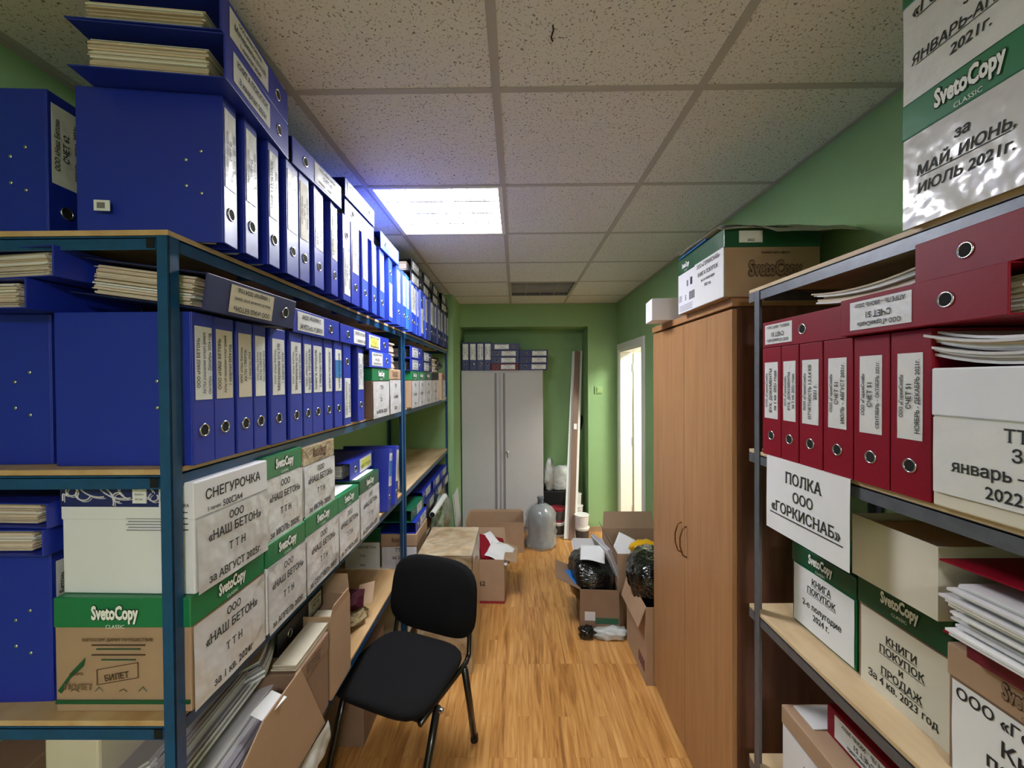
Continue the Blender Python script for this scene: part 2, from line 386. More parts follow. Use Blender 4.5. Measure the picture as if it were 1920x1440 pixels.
cb.box(XL - 0.1, XR + 0.12, REARY - 0.1, YB + 0.1, 2.75, 2.8, 'concrete')
cl = cb.build('ceiling'); cl['kind'] = 'structure'
n = 0
for x in xs[1:-1]:
    n += 1; struct(MB().box(x - 0.012, x + 0.012, REARY, YE, CEIL - 0.003, CEIL - 0.0002, 'tbar'), 'trim_%d' % n)
for y in ys[1:-1]:
    n += 1; struct(MB().box(XL, XR, y - 0.011, y + 0.011, CEIL - 0.0024, CEIL - 0.0001, 'tbar'), 'trim_%d' % n)
n += 1; struct(MB().box(XL, XL + 0.02, REARY, PY, CEIL - 0.004, CEIL - 0.0003, 'tbar'), 'trim_%d' % n)
n += 1; struct(MB().box(XR - 0.018, XR, REARY, YE, CEIL - 0.004, CEIL - 0.0003, 'tbar'), 'trim_%d' % n)
n += 1; struct(MB().box(PX, XR, YE - 0.018, YE, CEIL - 0.004, CEIL - 0.0003, 'tbar'), 'trim_%d' % n)
struct(MB().box(0.815, XR, YE - 0.014, YE, 0, 0.055, 'kraft'), 'baseboard_end')
struct(MB().box(XR - 0.014, XR, 2.4, DY0 - 0.08, 0, 0.055, 'kraft'), 'baseboard_right')
ck = MB().tube([(0.095, 1.005, CEIL - 0.001), (0.098, 1.02, CEIL - 0.001), (0.094, 1.04, CEIL - 0.001), (0.099, 1.052, CEIL - 0.001)], 0.0022, 'dark_leaf', 5).build('ceiling_mark')
tag(ck, 'small dark curved mark stuck on the pale ceiling tile above the aisle', 'mark')

# door frame and open leaf
df = MB()
for y0, y1 in ((DY0, DY0 + 0.03), (DY1 - 0.03, DY1)): df.box(XR - 0.004, XR + 0.125, y0, y1, 0, DZ - 0.03, 'door_white')
df.box(XR - 0.004, XR + 0.125, DY0, DY1, DZ - 0.03, DZ, 'door_white')
for y0, y1 in ((DY0 - 0.06, DY0 + 0.01), (DY1 - 0.01, DY1 + 0.06)): df.box(XR - 0.016, XR - 0.0002, y0, y1, 0, DZ - 0.0105, 'door_white')
df.box(XR - 0.016, XR - 0.0002, DY0 - 0.06, DY1 + 0.06, DZ - 0.01, DZ + 0.06, 'door_white')
dr = struct(df, 'door_1', 0.002)
lf = MB().box(XR + 0.14, XR + 0.94, DY1 - 0.045, DY1 - 0.005, 0.01, DZ - 0.04, 'door_white').build('door_leaf', dr, bevel=0.002)
MB().tube([(XR + 0.88, DY1 - 0.05, 1.0), (XR + 0.88, DY1 - 0.09, 1.0), (XR + 0.78, DY1 - 0.09, 1.0)], 0.009, 'chrome').build('door_handle', lf)
for z in (0.25, 1.0, 1.8): MB().tube([(XR + 0.132, DY1 - 0.04, z), (XR + 0.132, DY1 - 0.04, z + 0.09)], 0.007, 'chrome', 8).build('hinge', dr)
p = at(1122, 731, y=YE - 0.001)
sw = thing('light_switch', 'small square light switch on the green end column', 'switch', (p.x, YE, p.z))
MB().box(-0.042, 0.042, -0.012, 0, -0.042, 0.042, 'switch_green').build('switch_plate', sw, bevel=0.003)
MB().box(-0.02, 0.03, -0.02, -0.012, -0.03, 0.03, 'switch_green', Matrix.Rotation(R(3), 4, 'X')).build('rocker', sw, bevel=0.002)

# ceiling lamps
def troffer(x0, y0, on, label):
    t = thing('ceiling_lamp', label, 'lamp', (x0 + 0.3, y0 + 0.3, CEIL), group='square louvred ceiling lamps')
    h = MB(); m = 'reflector_on' if on else 'cabinet_dark'
    h.box(-0.285, 0.285, -0.285, 0.285, 0.085, 0.09, m)
    for a, b, c, d in ((-0.288, -0.28, -0.288, 0.288), (0.28, 0.288, -0.288, 0.288), (-0.28, 0.28, -0.288, -0.28), (-0.28, 0.28, 0.28, 0.288)): h.box(a, b, c, d, 0, 0.09, m)
    h.build('housing', t)
    f = MB()
    for a, b, c, d in ((-0.298, -0.278, -0.298, 0.298), (0.278, 0.298, -0.298, 0.298), (-0.278, 0.278, -0.298, -0.282), (-0.278, 0.278, 0.282, 0.298)): f.box(a, b, c, d, -0.005, -0.001, 'white_gloss' if on else 'louver_off')
    f.build('frame', t)
    for k in range(4): MB().tube([(-0.27, -0.21 + 0.14 * k, 0.055), (0.27, -0.21 + 0.14 * k, 0.055)], 0.013, 'tube_on' if on else 'tube_off', 12).build('fluorescent_tube', t)
    lm = 'white_gloss' if on else 'louver_off'; lv = MB()
    hb = 0.012 if on else 0.03
    for k in range(3): y = -0.14 + 0.14 * k; lv.box(-0.278, 0.278, y - 0.006, y + 0.006, 0.0, hb, lm)
    for k in range(7 if on else 3): x = (-0.21 + 0.07 * k) if on else (-0.14 + 0.14 * k); lv.box(x - 0.002, x + 0.002, -0.28, 0.28, 0.001, hb - 0.001, lm)
    lv.build('louver', t)
troffer(-0.652, 1.824, True, 'lit square ceiling lamp glowing white above the left rack')
troffer(-0.052, 3.624, False, 'unlit square ceiling lamp with shiny metal louvres near the end wall')
troffer(-0.052, -1.776, True, 'added square ceiling lamp behind the camera, unseen fill for the near racks')  # invented fixture, out of view, to go with the rear fill light

# ================================================================== racks
def rack(label, posts, shelves, x_front, x_back, paint, plymat, side, braces=True, beam=0.028, over=0.0):
    """posts: list of y; shelves: list of z of the board's top, or (z, y0, y1)"""
    t = thing('shelving_rack', label, 'shelving rack', ((x_front + x_back) / 2, (posts[0] + posts[-1]) / 2, 0), group='metal shelving racks')
    ox, oy = t.location.x, t.location.y; sg = 1 if x_front > x_back else -1; tp = shelves[0] + 0.0
    for x, s in ((x_front, sg), (x_back, -sg)):
        for i, y in enumerate(posts):
            dirs = -1 if i == len(posts) - 1 and len(posts) > 1 else 1
            m = MB(); X = x - ox; Y = y - oy
            if s > 0: fx = (X - 0.003, X); wx = (X - 0.024, X)
            else: fx = (X, X + 0.003); wx = (X, X + 0.024)
            a, b = (Y, Y + 0.026) if dirs > 0 else (Y - 0.026, Y)
            m.box(fx[0], fx[1], a, b, 0, tp - 0.012, paint)
            c, d = (Y, Y + 0.003) if dirs > 0 else (Y - 0.003, Y)
            m.box(wx[0], wx[1], c, d, 0, tp - 0.012, paint)
            m.build('post', t, bevel=0.0008)
    for z in shelves:
        y0, y1 = posts[0] - oy, posts[-1] - oy
        xa, xb = min(x_front, x_back) - ox, max(x_front, x_back) - ox
        MB().box(xa + 0.004, xb - 0.004, y0 + 0.003 - over, y1 - 0.003 + over, z - 0.011, z, plymat).build('shelf_board', t, bevel=0.001)
        for x in (xa, xb - 0.0):
            m = MB(); s2 = 1 if x == xa else -1
            e0, e1 = sorted((x + s2 * 0.0035, x + s2 * 0.007)); m.box(e0, e1, y0 + 0.004 - over, y1 - 0.004 + over, z - 0.011 - beam, z - 0.0115, paint)
            e0, e1 = sorted((x + s2 * 0.0035, x + s2 * 0.028)); m.box(e0, e1, y0 + 0.004, y1 - 0.004, z - 0.0145, z - 0.0118, paint)
            m.build('long_beam', t)
        ends = [posts[0] - oy, posts[-1] - oy]
        for y, s3 in ((ends[0], 1), (ends[1], -1)):
            m = MB(); e0, e1 = sorted((y + s3 * 0.0035, y + s3 * 0.007)); m.box(xa + 0.028, xb - 0.028, e0, e1, z - 0.011 - beam, z - 0.0125, paint)
            e0, e1 = sorted((y + s3 * 0.0035, y + s3 * 0.024)); m.box(xa + 0.028, xb - 0.028, e0, e1, z - 0.0175, z - 0.0155, paint)
            m.box(xb - 0.046, xb - 0.03, y + s3 * 0.003 - 0.001, y + s3 * 0.003 + 0.001, z - 0.036, z - 0.017, 'hole'); m.build('end_beam', t)
        if braces:
            k = 6
            for i in range(1, k): 
                y = y0 + (y1 - y0) * i / k
                MB().box(xb - 0.05, xb - 0.008, y - 0.007, y + 0.007, z - 0.034, z - 0.0122, paint).build('bracket', t)
    return t
ZL = [2.02, 1.546, 1.043, 0.575]
XF = -0.68
rack('blue steel shelving rack nearest the camera on the left, full of blue binders', [0.808, 2.48], ZL, XF, XL + 0.012, 'rack_blue', 'ply', 1)
rack('blue steel shelving rack on the left behind the first one, beside the green pillar', [2.515, 4.12], [2.02, 1.546, 1.035, 0.545, 0.12], XF, XL + 0.012, 'rack_blue', 'ply_light', 1)
ZR = [2.004, 1.49, 0.982, 0.485, 0.1]
XG = 0.757
rack('grey steel shelving rack on the right, with red binders and boards of pale wood', [0.26, 1.318], ZR, XG, XR - 0.008, 'rack_grey', 'ply_light', -1, braces=False, beam=0.03, over=0.038)

# ================================================================== binders
H, D = 0.318, 0.287
def m_cover(w, col, spine=None):
    m = MB(); h = w / 2
    m.box(-0.004, 0, -h, h, 0, H, spine or col)
    m.box(-D, -0.0035, -h, -h + 0.0028, 0, H, col).box(-D, -0.0035, h - 0.0028, h, 0, H, col)
    return m.mesh('cover')
def m_papers(w, tone, full, seed, ps=1):
    m = MB(); mats = {'w': ['paper', 'paper_b', 'paper_c'], 'c': ['paper_c', 'paper_d', 'paper', 'paper_c'], 'g': ['paper_grey', 'paper_b', 'paper_d']}[tone]
    h = w / 2 - 0.006; m.sheaf(-D + 0.03, -0.035, *((-h, -h + 2 * h * full) if ps > 0 else (h - 2 * h * full, h)), 0.006, H - 0.012, 1, 22, mats, 0.008, seed)
    return m.mesh('paper_stack')
def m_label(w, lines, z0, z1, lw, style, flip):
    m = MB(); h = lw / 2; x = 0.0012
    base = {'w': 'label', 'c': 'label_cream', 'y': 'label', 'b': 'label'}[style]
    dsp = lambda p: 0.0006 * noise.noise(Vector((p.y * 50, p.z * 30, w * 99)))
    m.grid((x, -h, z0), (0, 1, 0), (0, 0, 1), lw, z1 - z0, base, 4, 12, dsp)
    m.sheet([(x - 0.0003, -h, z0), (x - 0.0003, h, z0), (x - 0.0003, h, z1), (x - 0.0003, -h, z1)], base, 0.0006)
    if style == 'y': m.box(x, x + 0.0012, -h * 0.7, h * 0.6, z0 + 0.03, z1 - 0.02, 'label_yellow')
    if style == 'b': m.box(x, x + 0.0010, -h, h, z0 + 0.05, z1 - 0.04, 'ink_blue')
    n_ = len(lines); L_ = z1 - z0; up = Vector((0, -1, 0)); ri = Vector((0, 0, 1)); mid = (z0 + z1) / 2
    for i, (t, k) in enumerate(lines):
        yy = -h + lw * (i + 0.72) / n_; vs, fs, a, b = glyphs(t, 0.02, True)
        size = min(lw / n_ * 0.78 * k, L_ * 0.94 / max(b - a, 0.1))
        m.text(t, size, (x + 0.0007, yy, mid), ri, up, 'ink', 0.02, True, 1.0, 'c', 0.0006)
    return m.mesh('spine_label')
def m_ring():
    m = MB(); pts = [(0.0006, 0.0125 * math.cos(2 * PI * k / 18), 0.0125 * math.sin(2 * PI * k / 18)) for k in range(18)]
    m.tube(pts, 0.0019, 'chrome', 6, True)
    vs = [(0.0012, 0.0122 * math.cos(2 * PI * k / 18), 0.0122 * math.sin(2 * PI * k / 18)) for k in range(18)]; m.add(vs, [tuple(range(18))], 'hole')
    return m.mesh('finger_ring', True)
TXT = {
 'a1': (('ООО «НАШ БЕТОН»', 1), ('АКТЫ (оказание услуг) (реал)', .9), ('Октябрь – Декабрь 2024 год', .9)),
 'a2': (('ООО «НАШ БЕТОН»', 1), ('Акты об оказании услуг (реал)', .9), ('1 квартал 2024 год', .9)),
 'a3': (('ООО «Наш Бетон»', .9), ('АКТЫ СВЕРОК', 1), ('2 квартал 2024', .9)),
 'a4': (('ООО «Наш Бетон»', .9), ('АКТЫ СВЕРОК', 1.1), ('ПОСТАВЩИКИ 2024', .9)),
 'a5': (('ООО «Наш Бетон»', .8), ('Материалы (сч.10)', 1.1), ('1 квартал 2024г', .9)),
 'a6': (('ООО «Наш Бетон»', .8), ('Материалы (сч.10)', 1.1), ('2 квартал 2024г', .9)),
 'a7': (('ООО «Наш Бетон»', .8), ('КНИГА ПРОДАЖ', 1.1)),
 'a8': (('КНИГА ПРОДАЖ', 1.1), ('2 квартал 2024г', .8)),
 'a9': (('КНИГА ПРОДАЖ', 1), ),
 'b1': (('ООО «Наш Бетон»', .9), ('СЧЕТ 60', 1.1), ('январь – март 2023г', .9)),
 'b2': (('ООО «Наш Бетон»', .9), ('СЧЕТ 62', 1.1), ('апрель – июнь 2023г', .9)),
 'b3': (('КНИГА ПОКУПОК', 1), ('3 квартал 2023г', .8)),
 'c1': (('ООО «ГоркиСнаб»', .8), ('БУХ. ДОКУМЕНТЫ', 1), ('за 1 кв. 2021 года', 1)),
 'c2': (('ООО «ГоркиСнаб»', .8), ('БУХ. ДОКУМЕНТЫ', 1), ('за 2 кв. 2021 года', 1)),
 'c3': (('ООО «ГоркиСнаб»', .8), ('ОТЧЕТНОСТЬ 1,2,3,4 КВ', 1), ('2021 г.', 1)),
 'c4': (('ООО «ГоркиСнаб»', .8), ('СЧЕТ 51', 1.1), ('ИЮЛЬ – АВГУСТ 2021г.', 1)),
 'c5': (('ООО «ГоркиСнаб»', .8), ('СЧЕТ 51', 1.1), ('СЕНТЯБРЬ – ОКТЯБРЬ 2021г.', 1)),
 'c6': (('ООО «ГоркиСнаб»', .8), ('СЧЕТ 51', 1.1), ('НОЯБРЬ - ДЕКАБРЬ 2021г.', 1)),
 'c7': (('ООО «ГоркиСнаб»', .8), ('СЧЕТ 51', 1.1), ('ЯНВАРЬ – МАРТ 2021г.', .9)),
 'c8': (('ООО «ГоркиСнаб»', .8), ('СЧЕТ 51', 1.1), ('АПРЕЛЬ – ИЮНЬ 2021г.', .9)),
}
def binder(label, loc, rot, w=0.075, col='blue', txt='a1', z=(0.125, 0.295), lw=0.8, flip=False, style='w', tone='w', full=0.85, spine=None, group=None, rivets=0, papers=True, ring=0.07, seed=None, pside=1):
    """local frame: spine at x=0 facing +x, boards run to -x, thickness along y, upright along z"""
    t = thing('ring_binder', label, 'binder', loc, rot, group)
    w = round(w, 3)
    if flip:                                     # upside down: built the same way, turned about the spine's normal
        fl = lambda me: None
    put(cached(('cov', w, col, spine), lambda: m_cover(w, col, spine)), 'cover', t, bevel=0.0014)
    if papers: 
        sd = seed or int(w * 1000) % 3
        put(cached(('pap', w, tone, full, sd, pside), lambda: m_papers(w, tone, full, sd, pside)), 'paper_stack', t)
    if txt:
        lwv = round(min(w * lw, 0.062), 3); zz = (H - z[1], H - z[0]) if flip else z
        put(cached(('lab', w, txt, zz, lwv, style), lambda: m_label(w, TXT[txt], zz[0], zz[1], lwv, style, flip)), 'spine_label', t)
    put(cached('ring', m_ring), 'finger_ring', t, (0, 0, H - ring if flip else ring))
    for k in range(rivets):
        xx, zz = ((-0.045, 0.105), (-0.075, 0.12), (-0.075, 0.175), (-0.045, 0.195))[k]
        r = MB().lathe([(0.0042, 0), (0.0036, 0.0012), (0.0016, 0.0018)], 'chrome', 10); o = put(cached('rivet', lambda: r.mesh('rivet', True)), 'rivet', t, (xx, -w / 2, zz), (PI / 2, 0, 0))
    return t
def flat_rot(top_far=True, yaw=0.0, side=1):
    """lying on its side, spine still to the aisle, top of the spine pointing away from (or to) the camera"""
    a = -PI / 2 if (top_far == (side > 0)) else PI / 2
    e = (Matrix.Rotation(yaw + (0 if side > 0 else PI), 4, 'Z') @ Matrix.Rotation(a, 4, 'X')).to_euler()
    return e, a
def lay(label, x, y_near, zb, w=0.075, top_far=True, yaw=0.0, side=1, tilt=0.0, **k):
    """flat binder: its near end at y_near, its underside at height z"""
    s = 1 if side > 0 else -1
    a = -PI / 2 if (top_far == (side > 0)) else PI / 2
    M = Matrix.Rotation(yaw + (0 if side > 0 else PI), 4, 'Z') @ Matrix.Rotation(tilt, 4, 'Y') @ Matrix.Rotation(a, 4, 'X')
    d = M @ Vector((0, 0, 1))                     # where the binder's top points
    o = Vector((x, y_near, zb + w / 2))
    if d.y < 0: o -= d * H
    return binder(label, o, M.to_euler(), w=w, pside=1 if a > 0 else -1, **k)
def yl(px, X): return at(px, 716, x=X).y

# ---- left rack, top shelf, front row
G1 = 'upright binders along the top left shelf'
ztop = ZL[0] + 0.0005
top = [ # px0, px1, txt, flip, yaw, style, extra
 (422, 452, 'b1', 0, 7, 'w', dict(rivets=4)), (463, 489, 'b2', 0, 4, 'w', {}), (507, 528, 'b3', 0, 3, 'w', {}), (540, 564, 'b1', 0, 3, 'w', {}),
 (565, 583, 'b2', 0, 0, 'c', {}), (591, 611, 'b3', 0, 4, 'w', {}), (622, 637, 'a8', 0, 5, 'y', {}), (645, 660, 'b1', 1, 2, 'w', {}), (661, 676, 'b2', 0, 0, 'c', {}),
 (678, 695, 'a5', 0, 3, 'w', {}), (697, 710, 'a9', 0, 5, 'w', {}), (712, 724, 'a7', 0, 3, 'w', {}), (728, 740, 'b3', 1, 5, 'w', {}), (743, 755, 'a6', 0, 3, 'w', {}), (756, 763, 'b2', 0, 2, 'w', {})]
XT = [-0.632] * 3 + [-0.636] * 12
det = ['wrinkled white label', 'white label', 'slim white label', 'creased white label', 'greyish label set back', 'wide white label', 'label marked yellow', 'ring at the top', 'grey label', 'bold white label', 'narrow label', 'tidy white label', 'low label under its ring', 'bright label', 'slim edge']
for i, (a, b, tx, fl, yw, st, ex) in enumerate(top):
    X = XT[i]; y0, y1 = yl(a, X), yl(b, X); wv = max(0.05, min(0.082, (y1 - y0)))
    c = (y0 + y1) / 2 if i else y0 + wv / 2
    lb = 'blue binder with %s, %s from the near end, top left shelf' % (det[i], ORD[i])
    binder(lb, (X, c, ztop), (0, 0, R(yw)), w=wv, col='blue' if i < 9 else 'blue_b', txt=tx, flip=bool(fl), style=st, group=G1, papers=i in (0, 1, 2, 7, 12, 14), **ex)
# slim bright one and the far run on the second rack
y = yl(766, -0.64); 
binder('slim bright blue binder with a violet band, upright above the middle rack post', (-0.64, y, ztop), (0, 0, R(2)), w=0.06, col='bright_blue', txt='a9', group=G1, papers=False)
far = [2.60, 2.69, 2.775, 2.86, 2.945, 3.05, 3.19, 3.29, 3.385, 3.48, 3.575, 3.68, 3.785, 3.89, 3.99]
for i, y in enumerate(far):
    dk = i > 5
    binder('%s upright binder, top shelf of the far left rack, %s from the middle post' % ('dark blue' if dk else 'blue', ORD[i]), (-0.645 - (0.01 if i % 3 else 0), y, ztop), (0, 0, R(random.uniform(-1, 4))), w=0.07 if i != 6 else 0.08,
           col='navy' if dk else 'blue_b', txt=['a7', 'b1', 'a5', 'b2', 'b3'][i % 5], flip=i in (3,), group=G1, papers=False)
# back row
binder('blue binder in the back row of the top left shelf, its side to the camera', (-0.985, 0.905, ztop), (0, 0, R(3)), w=0.075, txt='b2', rivets=4)
# sticker on first
st = MB().box(-0.245, -0.215, -0.0014, 0, 0.055, 0.077, 'paper'); st.box(-0.239, -0.224, -0.0019, -0.0013, 0.06, 0.072, 'ink_grey')
first = [o for o in COL.objects if o.get('label', '').startswith('blue binder with wrinkled')][0]
st.build('sticker', first, (0, -0.0375 + 0.0, 0))
# ---- flat ones on top of the upright row
zt = ZL[0] + H + 0.0015
lay('flat binder stuffed with papers, lower of two at the near top left', -0.588, 0.845, zt, 0.092, True, R(8), txt='b3', tone='c', full=0.72, z=(0.03, 0.2), ring=0.255, group='flat binders over the top left row', seed=4)
lay('flat see-through edged binder at the near end, topmost of the top left row', -0.592, 0.84, zt + 0.0935, 0.085, True, R(7), txt='a5', tone='c', full=0.5, z=(0.03, 0.2), ring=0.255, group='flat binders over the top left row', seed=5)
lay('flat blue binder with ring at its near end, second along the top left row', -0.63, 1.175, zt, 0.078, True, R(-1), txt='b1', tone='g', group='flat binders over the top left row')
lay('flat binder showing its paper edges, under a white-labelled one on the top row', -0.64, 1.56, zt, 0.07, True, R(0), txt=None, tone='w', group='flat binders over the top left row')
lay('flat binder with long white label, upper of two in the middle of the top row', -0.632, 1.545, zt + 0.0715, 0.07, False, R(0), txt='a7', tone='g', group='flat binders over the top left row')
lay('flat bright blue binder over the top row, just before the middle post', -0.625, 1.93, zt, 0.078, True, R(1), txt='a8', col='blue_b', tone='g', group='flat binders over the top left row')
k = 0
for y, dx in ((2.62, 0), (2.97, 0.0), (3.32, -0.004), (3.67, 0.004)):
    for q in range(2):
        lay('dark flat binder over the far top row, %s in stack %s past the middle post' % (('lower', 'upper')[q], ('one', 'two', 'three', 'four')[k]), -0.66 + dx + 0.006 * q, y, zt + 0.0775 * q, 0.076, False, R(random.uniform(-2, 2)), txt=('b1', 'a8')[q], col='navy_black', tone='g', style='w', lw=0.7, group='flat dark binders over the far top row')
    k += 1
# loose papers below the first binders
pp = MB(); pp.sheaf(-0.9, -0.665, 0.87, 1.15, -0.0, 0.0, 2, 1, ['paper_pink'])

# ---- left rack, second shelf
G2 = 'upright binders on the second left shelf'
z2 = ZL[1] + 0.0005; X2 = -0.664
mid = [(361, 401, 'a1', 0, 'w', 'cream label'), (403, 441, 'a2', 0, 'c', 'yellowed label'), (446, 476, 'a3', 0, 'c', 'creased cream label'), (477, 500, 'a4', 0, 'w', 'label half in light'),
 (506, 535, 'a5', 0, 'w', 'clear white label'), (542, 567, 'a6', 0, 'w', 'white label over its ring'), (569, 586, 'a7', 0, 'w', 'narrow sales book label'), (587, 607, 'a8', 0, 'w', 'bold sales book label'),
 (609, 625, 'a9', 0, 'w', 'short label'), (627, 642, 'a9', 0, 'b', 'blue and white label'), (644, 658, 'b3', 1, 'w', 'label below its ring'), (670, 684, 'b1', 0, 'w', 'handwritten white label')]
for i, (a, b, tx, fl, st_, dt) in enumerate(mid):
    y0, y1 = yl(a, X2), yl(b, X2); wv = max(0.05, min(0.08, y1 - y0 - 0.0015))
    binder('blue binder with %s, %s from the near post, second left shelf' % (dt, ORD[i]), (X2 + random.uniform(-.003, .003), (y0 + y1) / 2 + (0.002 if i == 0 else 0), z2), (0, 0, R(0 if i < 4 else random.uniform(0, 3))), w=wv, txt=tx, flip=bool(fl), style=st_, z=(0.135, 0.29), group=G2, rivets=4 if i == 0 else 0, papers=i in (0, 5, 10, 11))
binder('blue binder in the back row of the second left shelf, near end', (-0.985, 0.905, z2), (0, 0, R(3)), w=0.075, txt='a1', z=(0.12, 0.28), rivets=4)
zf = ZL[1] + H + 0.0015
s1 = MB().box(-0.27, -0.232, -0.0013, 0, 0.003, 0.03, 'paper'); s1.box(-0.26, -0.243, -0.0018, -0.0012, 0.006, 0.019, 'ink_grey')
f2 = [o for o in COL.objects if o.get('label', '').startswith('blue binder with cream label')][0]
s1.build('sticker', f2, (0, -0.0275, 0))
G3 = 'flat binders lying over the second left shelf row'
lay('flat dark binder with cream label, jutting out over the second left shelf row', -0.628, 0.835, zf, 0.076, False, R(-2), tilt=R(8), txt='a2', style='c', col='navy', tone='c', z=(0.1, 0.25), ring=0.045, full=0.95, group=G3)
lay('flat blue binder, label nearer than its ring, second along the second shelf row', -0.655, 1.215, zf, 0.072, False, R(0), txt='a8', group=G3, tone='c')
lay('flat blue binder, ring nearer than its label, third along the second shelf row', -0.655, 1.545, zf, 0.07, True, R(0), txt='b3', group=G3, tone='c')
# back row flat papers seen past the post
lay('flat binder of cream papers, back row of the second shelf, lower one', -0.955, 0.80, zf, 0.06, False, R(-3), txt=None, tone='c', full=0.98, group=G3, seed=6)
lay('flat binder of cream papers, back row, right under the top board', -0.9, 0.80, zf + 0.062, 0.062, False, R(-8), txt=None, tone='c', full=0.98, group=G3, seed=7)

# ================================================================== cartons
def logo(m, o, ux, uy, size, sub=True, sx=0.56, dark=False, word='SvetoCopy'):
    a, b = ('ink', 'logo_white') if not dark else ('ink_brown', 'kraft_dark')
    size *= 1.12
    m.text(word, size, o, ux, uy, a, 0.09, False, sx, 'c', 0.0012)
    m.text(word, size, o, ux, uy, b, 0.045, False, sx, 'c', 0.0018)
    if sub: m.text('CLASSIC', size * 0.28, Vector(o) - Vector(uy) * size * 0.5, ux, uy, 'logo_white' if not dark else 'ink_brown', 0, False, 1, 'c', 0.0012)
def carton(label, loc, rz=0.0, dx=0.3, dy=0.23, dz=0.245, lid='box_green', lid_h=0.065, body='kraft', text=(), lab=(0.03, 0.0, 1.0), labmat='taped', logo_on=True, logo_size=0.032, group=None, near=None, seed=0, serif=True, tsize=0.024, lab_drop=0.0, lid_text=None, tilt=0.0, toptext=None, dark_logo=False, under=False, lsp=None, tdx=0.0, shear=0.0):
    """front face at x=0 facing +x"""
    t = thing('carton', label, 'box', loc, (0, tilt, rz), group); h = dy / 2
    MB().box(-dx, -0.002, -h + 0.002, h - 0.002, 0, dz - 0.004, body).build('body', t, bevel=0.003)
    if lid:
        m = MB(); m.box(-dx - 0.001, 0.0, -h, h, dz - lid_h, dz, lid); m.build('lid', t, bevel=0.003)
        a = MB()
        if logo_on: logo(a, (0.0, 0.0, dz - lid_h * 0.62), (0, 1, 0), (0, 0, 1), logo_size, lid_h > 0.05, dark=dark_logo)
        if lid_text:
            for (s_, sz, zz, al, yy) in lid_text: a.text(s_, sz, (0.0, yy, dz - lid_h + zz), (0, 1, 0), (0, 0, 1), 'ink', 0.012, False, 0.9, al, 0.0008)
        if a.v: a.build('lid_lettering', t)
    if text:
        z1 = dz - lid_h - 0.002 + lab_drop; z0 = lab[1] - 0.004; sd = Vector((seed * 7.3, 1.7, seed * 3.1))
        dsp = lambda p: 0.0016 + 0.0018 * noise.noise(p * 12 + sd)
        m = MB(); W = dy * lab[2] - 0.008
        m.grid((0, -W / 2 + (dy - W) / 2 - 0.002, z0), (0, 1, 0), (0, 0, 1), W, z1 - z0, labmat, 14, 16, dsp)
        L_ = z1 - z0; nl = len(text); cy = -W / 2 + (dy - W) / 2 - 0.002 + W / 2 + tdx
        if lsp is None:
            lsp = [0.17, 0.36, 0.62, 0.93][:nl] if nl == 4 else [(i + 0.65) / nl for i in range(nl)]
        for i, s_ in enumerate(text):
            if not s_: continue
            k = tsize * (1.15 if s_.startswith('«') else 1.0); vs, fs, a_, b_ = glyphs(s_, 0.02, serif)
            k = min(k, W * 0.94 / (b_ - a_)); o = Vector((0, cy, z1 - L_ * lsp[i]))
            m.text(s_, k, o, (0, 1, 0), (0, 0, 1), 'ink', 0.02, serif, 1, 'c', 0.0008, dsp, shear)
            if under and i >= 0 and s_.isupper():
                ww = (b_ - a_) * k / 2 * 0.92; m.grid(o + Vector((0.0012, -ww, -k * 0.16)), (0, 1, 0), (0, 0, 1), 2 * ww, k * 0.06, 'ink', 8, 1, dsp)
        m.build('paper_label', t)
    if toptext:
        m = MB(); m.box(-dx * 0.9, -0.02, -h * 0.85, h * 0.85, dz, dz + 0.0008, 'paper')
        for i, s_ in enumerate(toptext): m.text(s_, 0.028, (-dx * 0.65 + 0.05 * i, 0, dz + 0.0008), (0, 1, 0), (-1, 0, 0), 'ink_grey', 0.01, True)
        m.build('top_sheet', t)
    if near: near(t, dx, h, dz)
    return t
z3 = ZL[2] + 0.0005; XB = -0.665; G4 = 'paper cartons labelled on the third left shelf'
ylb = [yl(p, XB) for p in (350, 492, 567, 631, 671, 708)]
print('carton edges', [round(v, 3) for v in ylb])
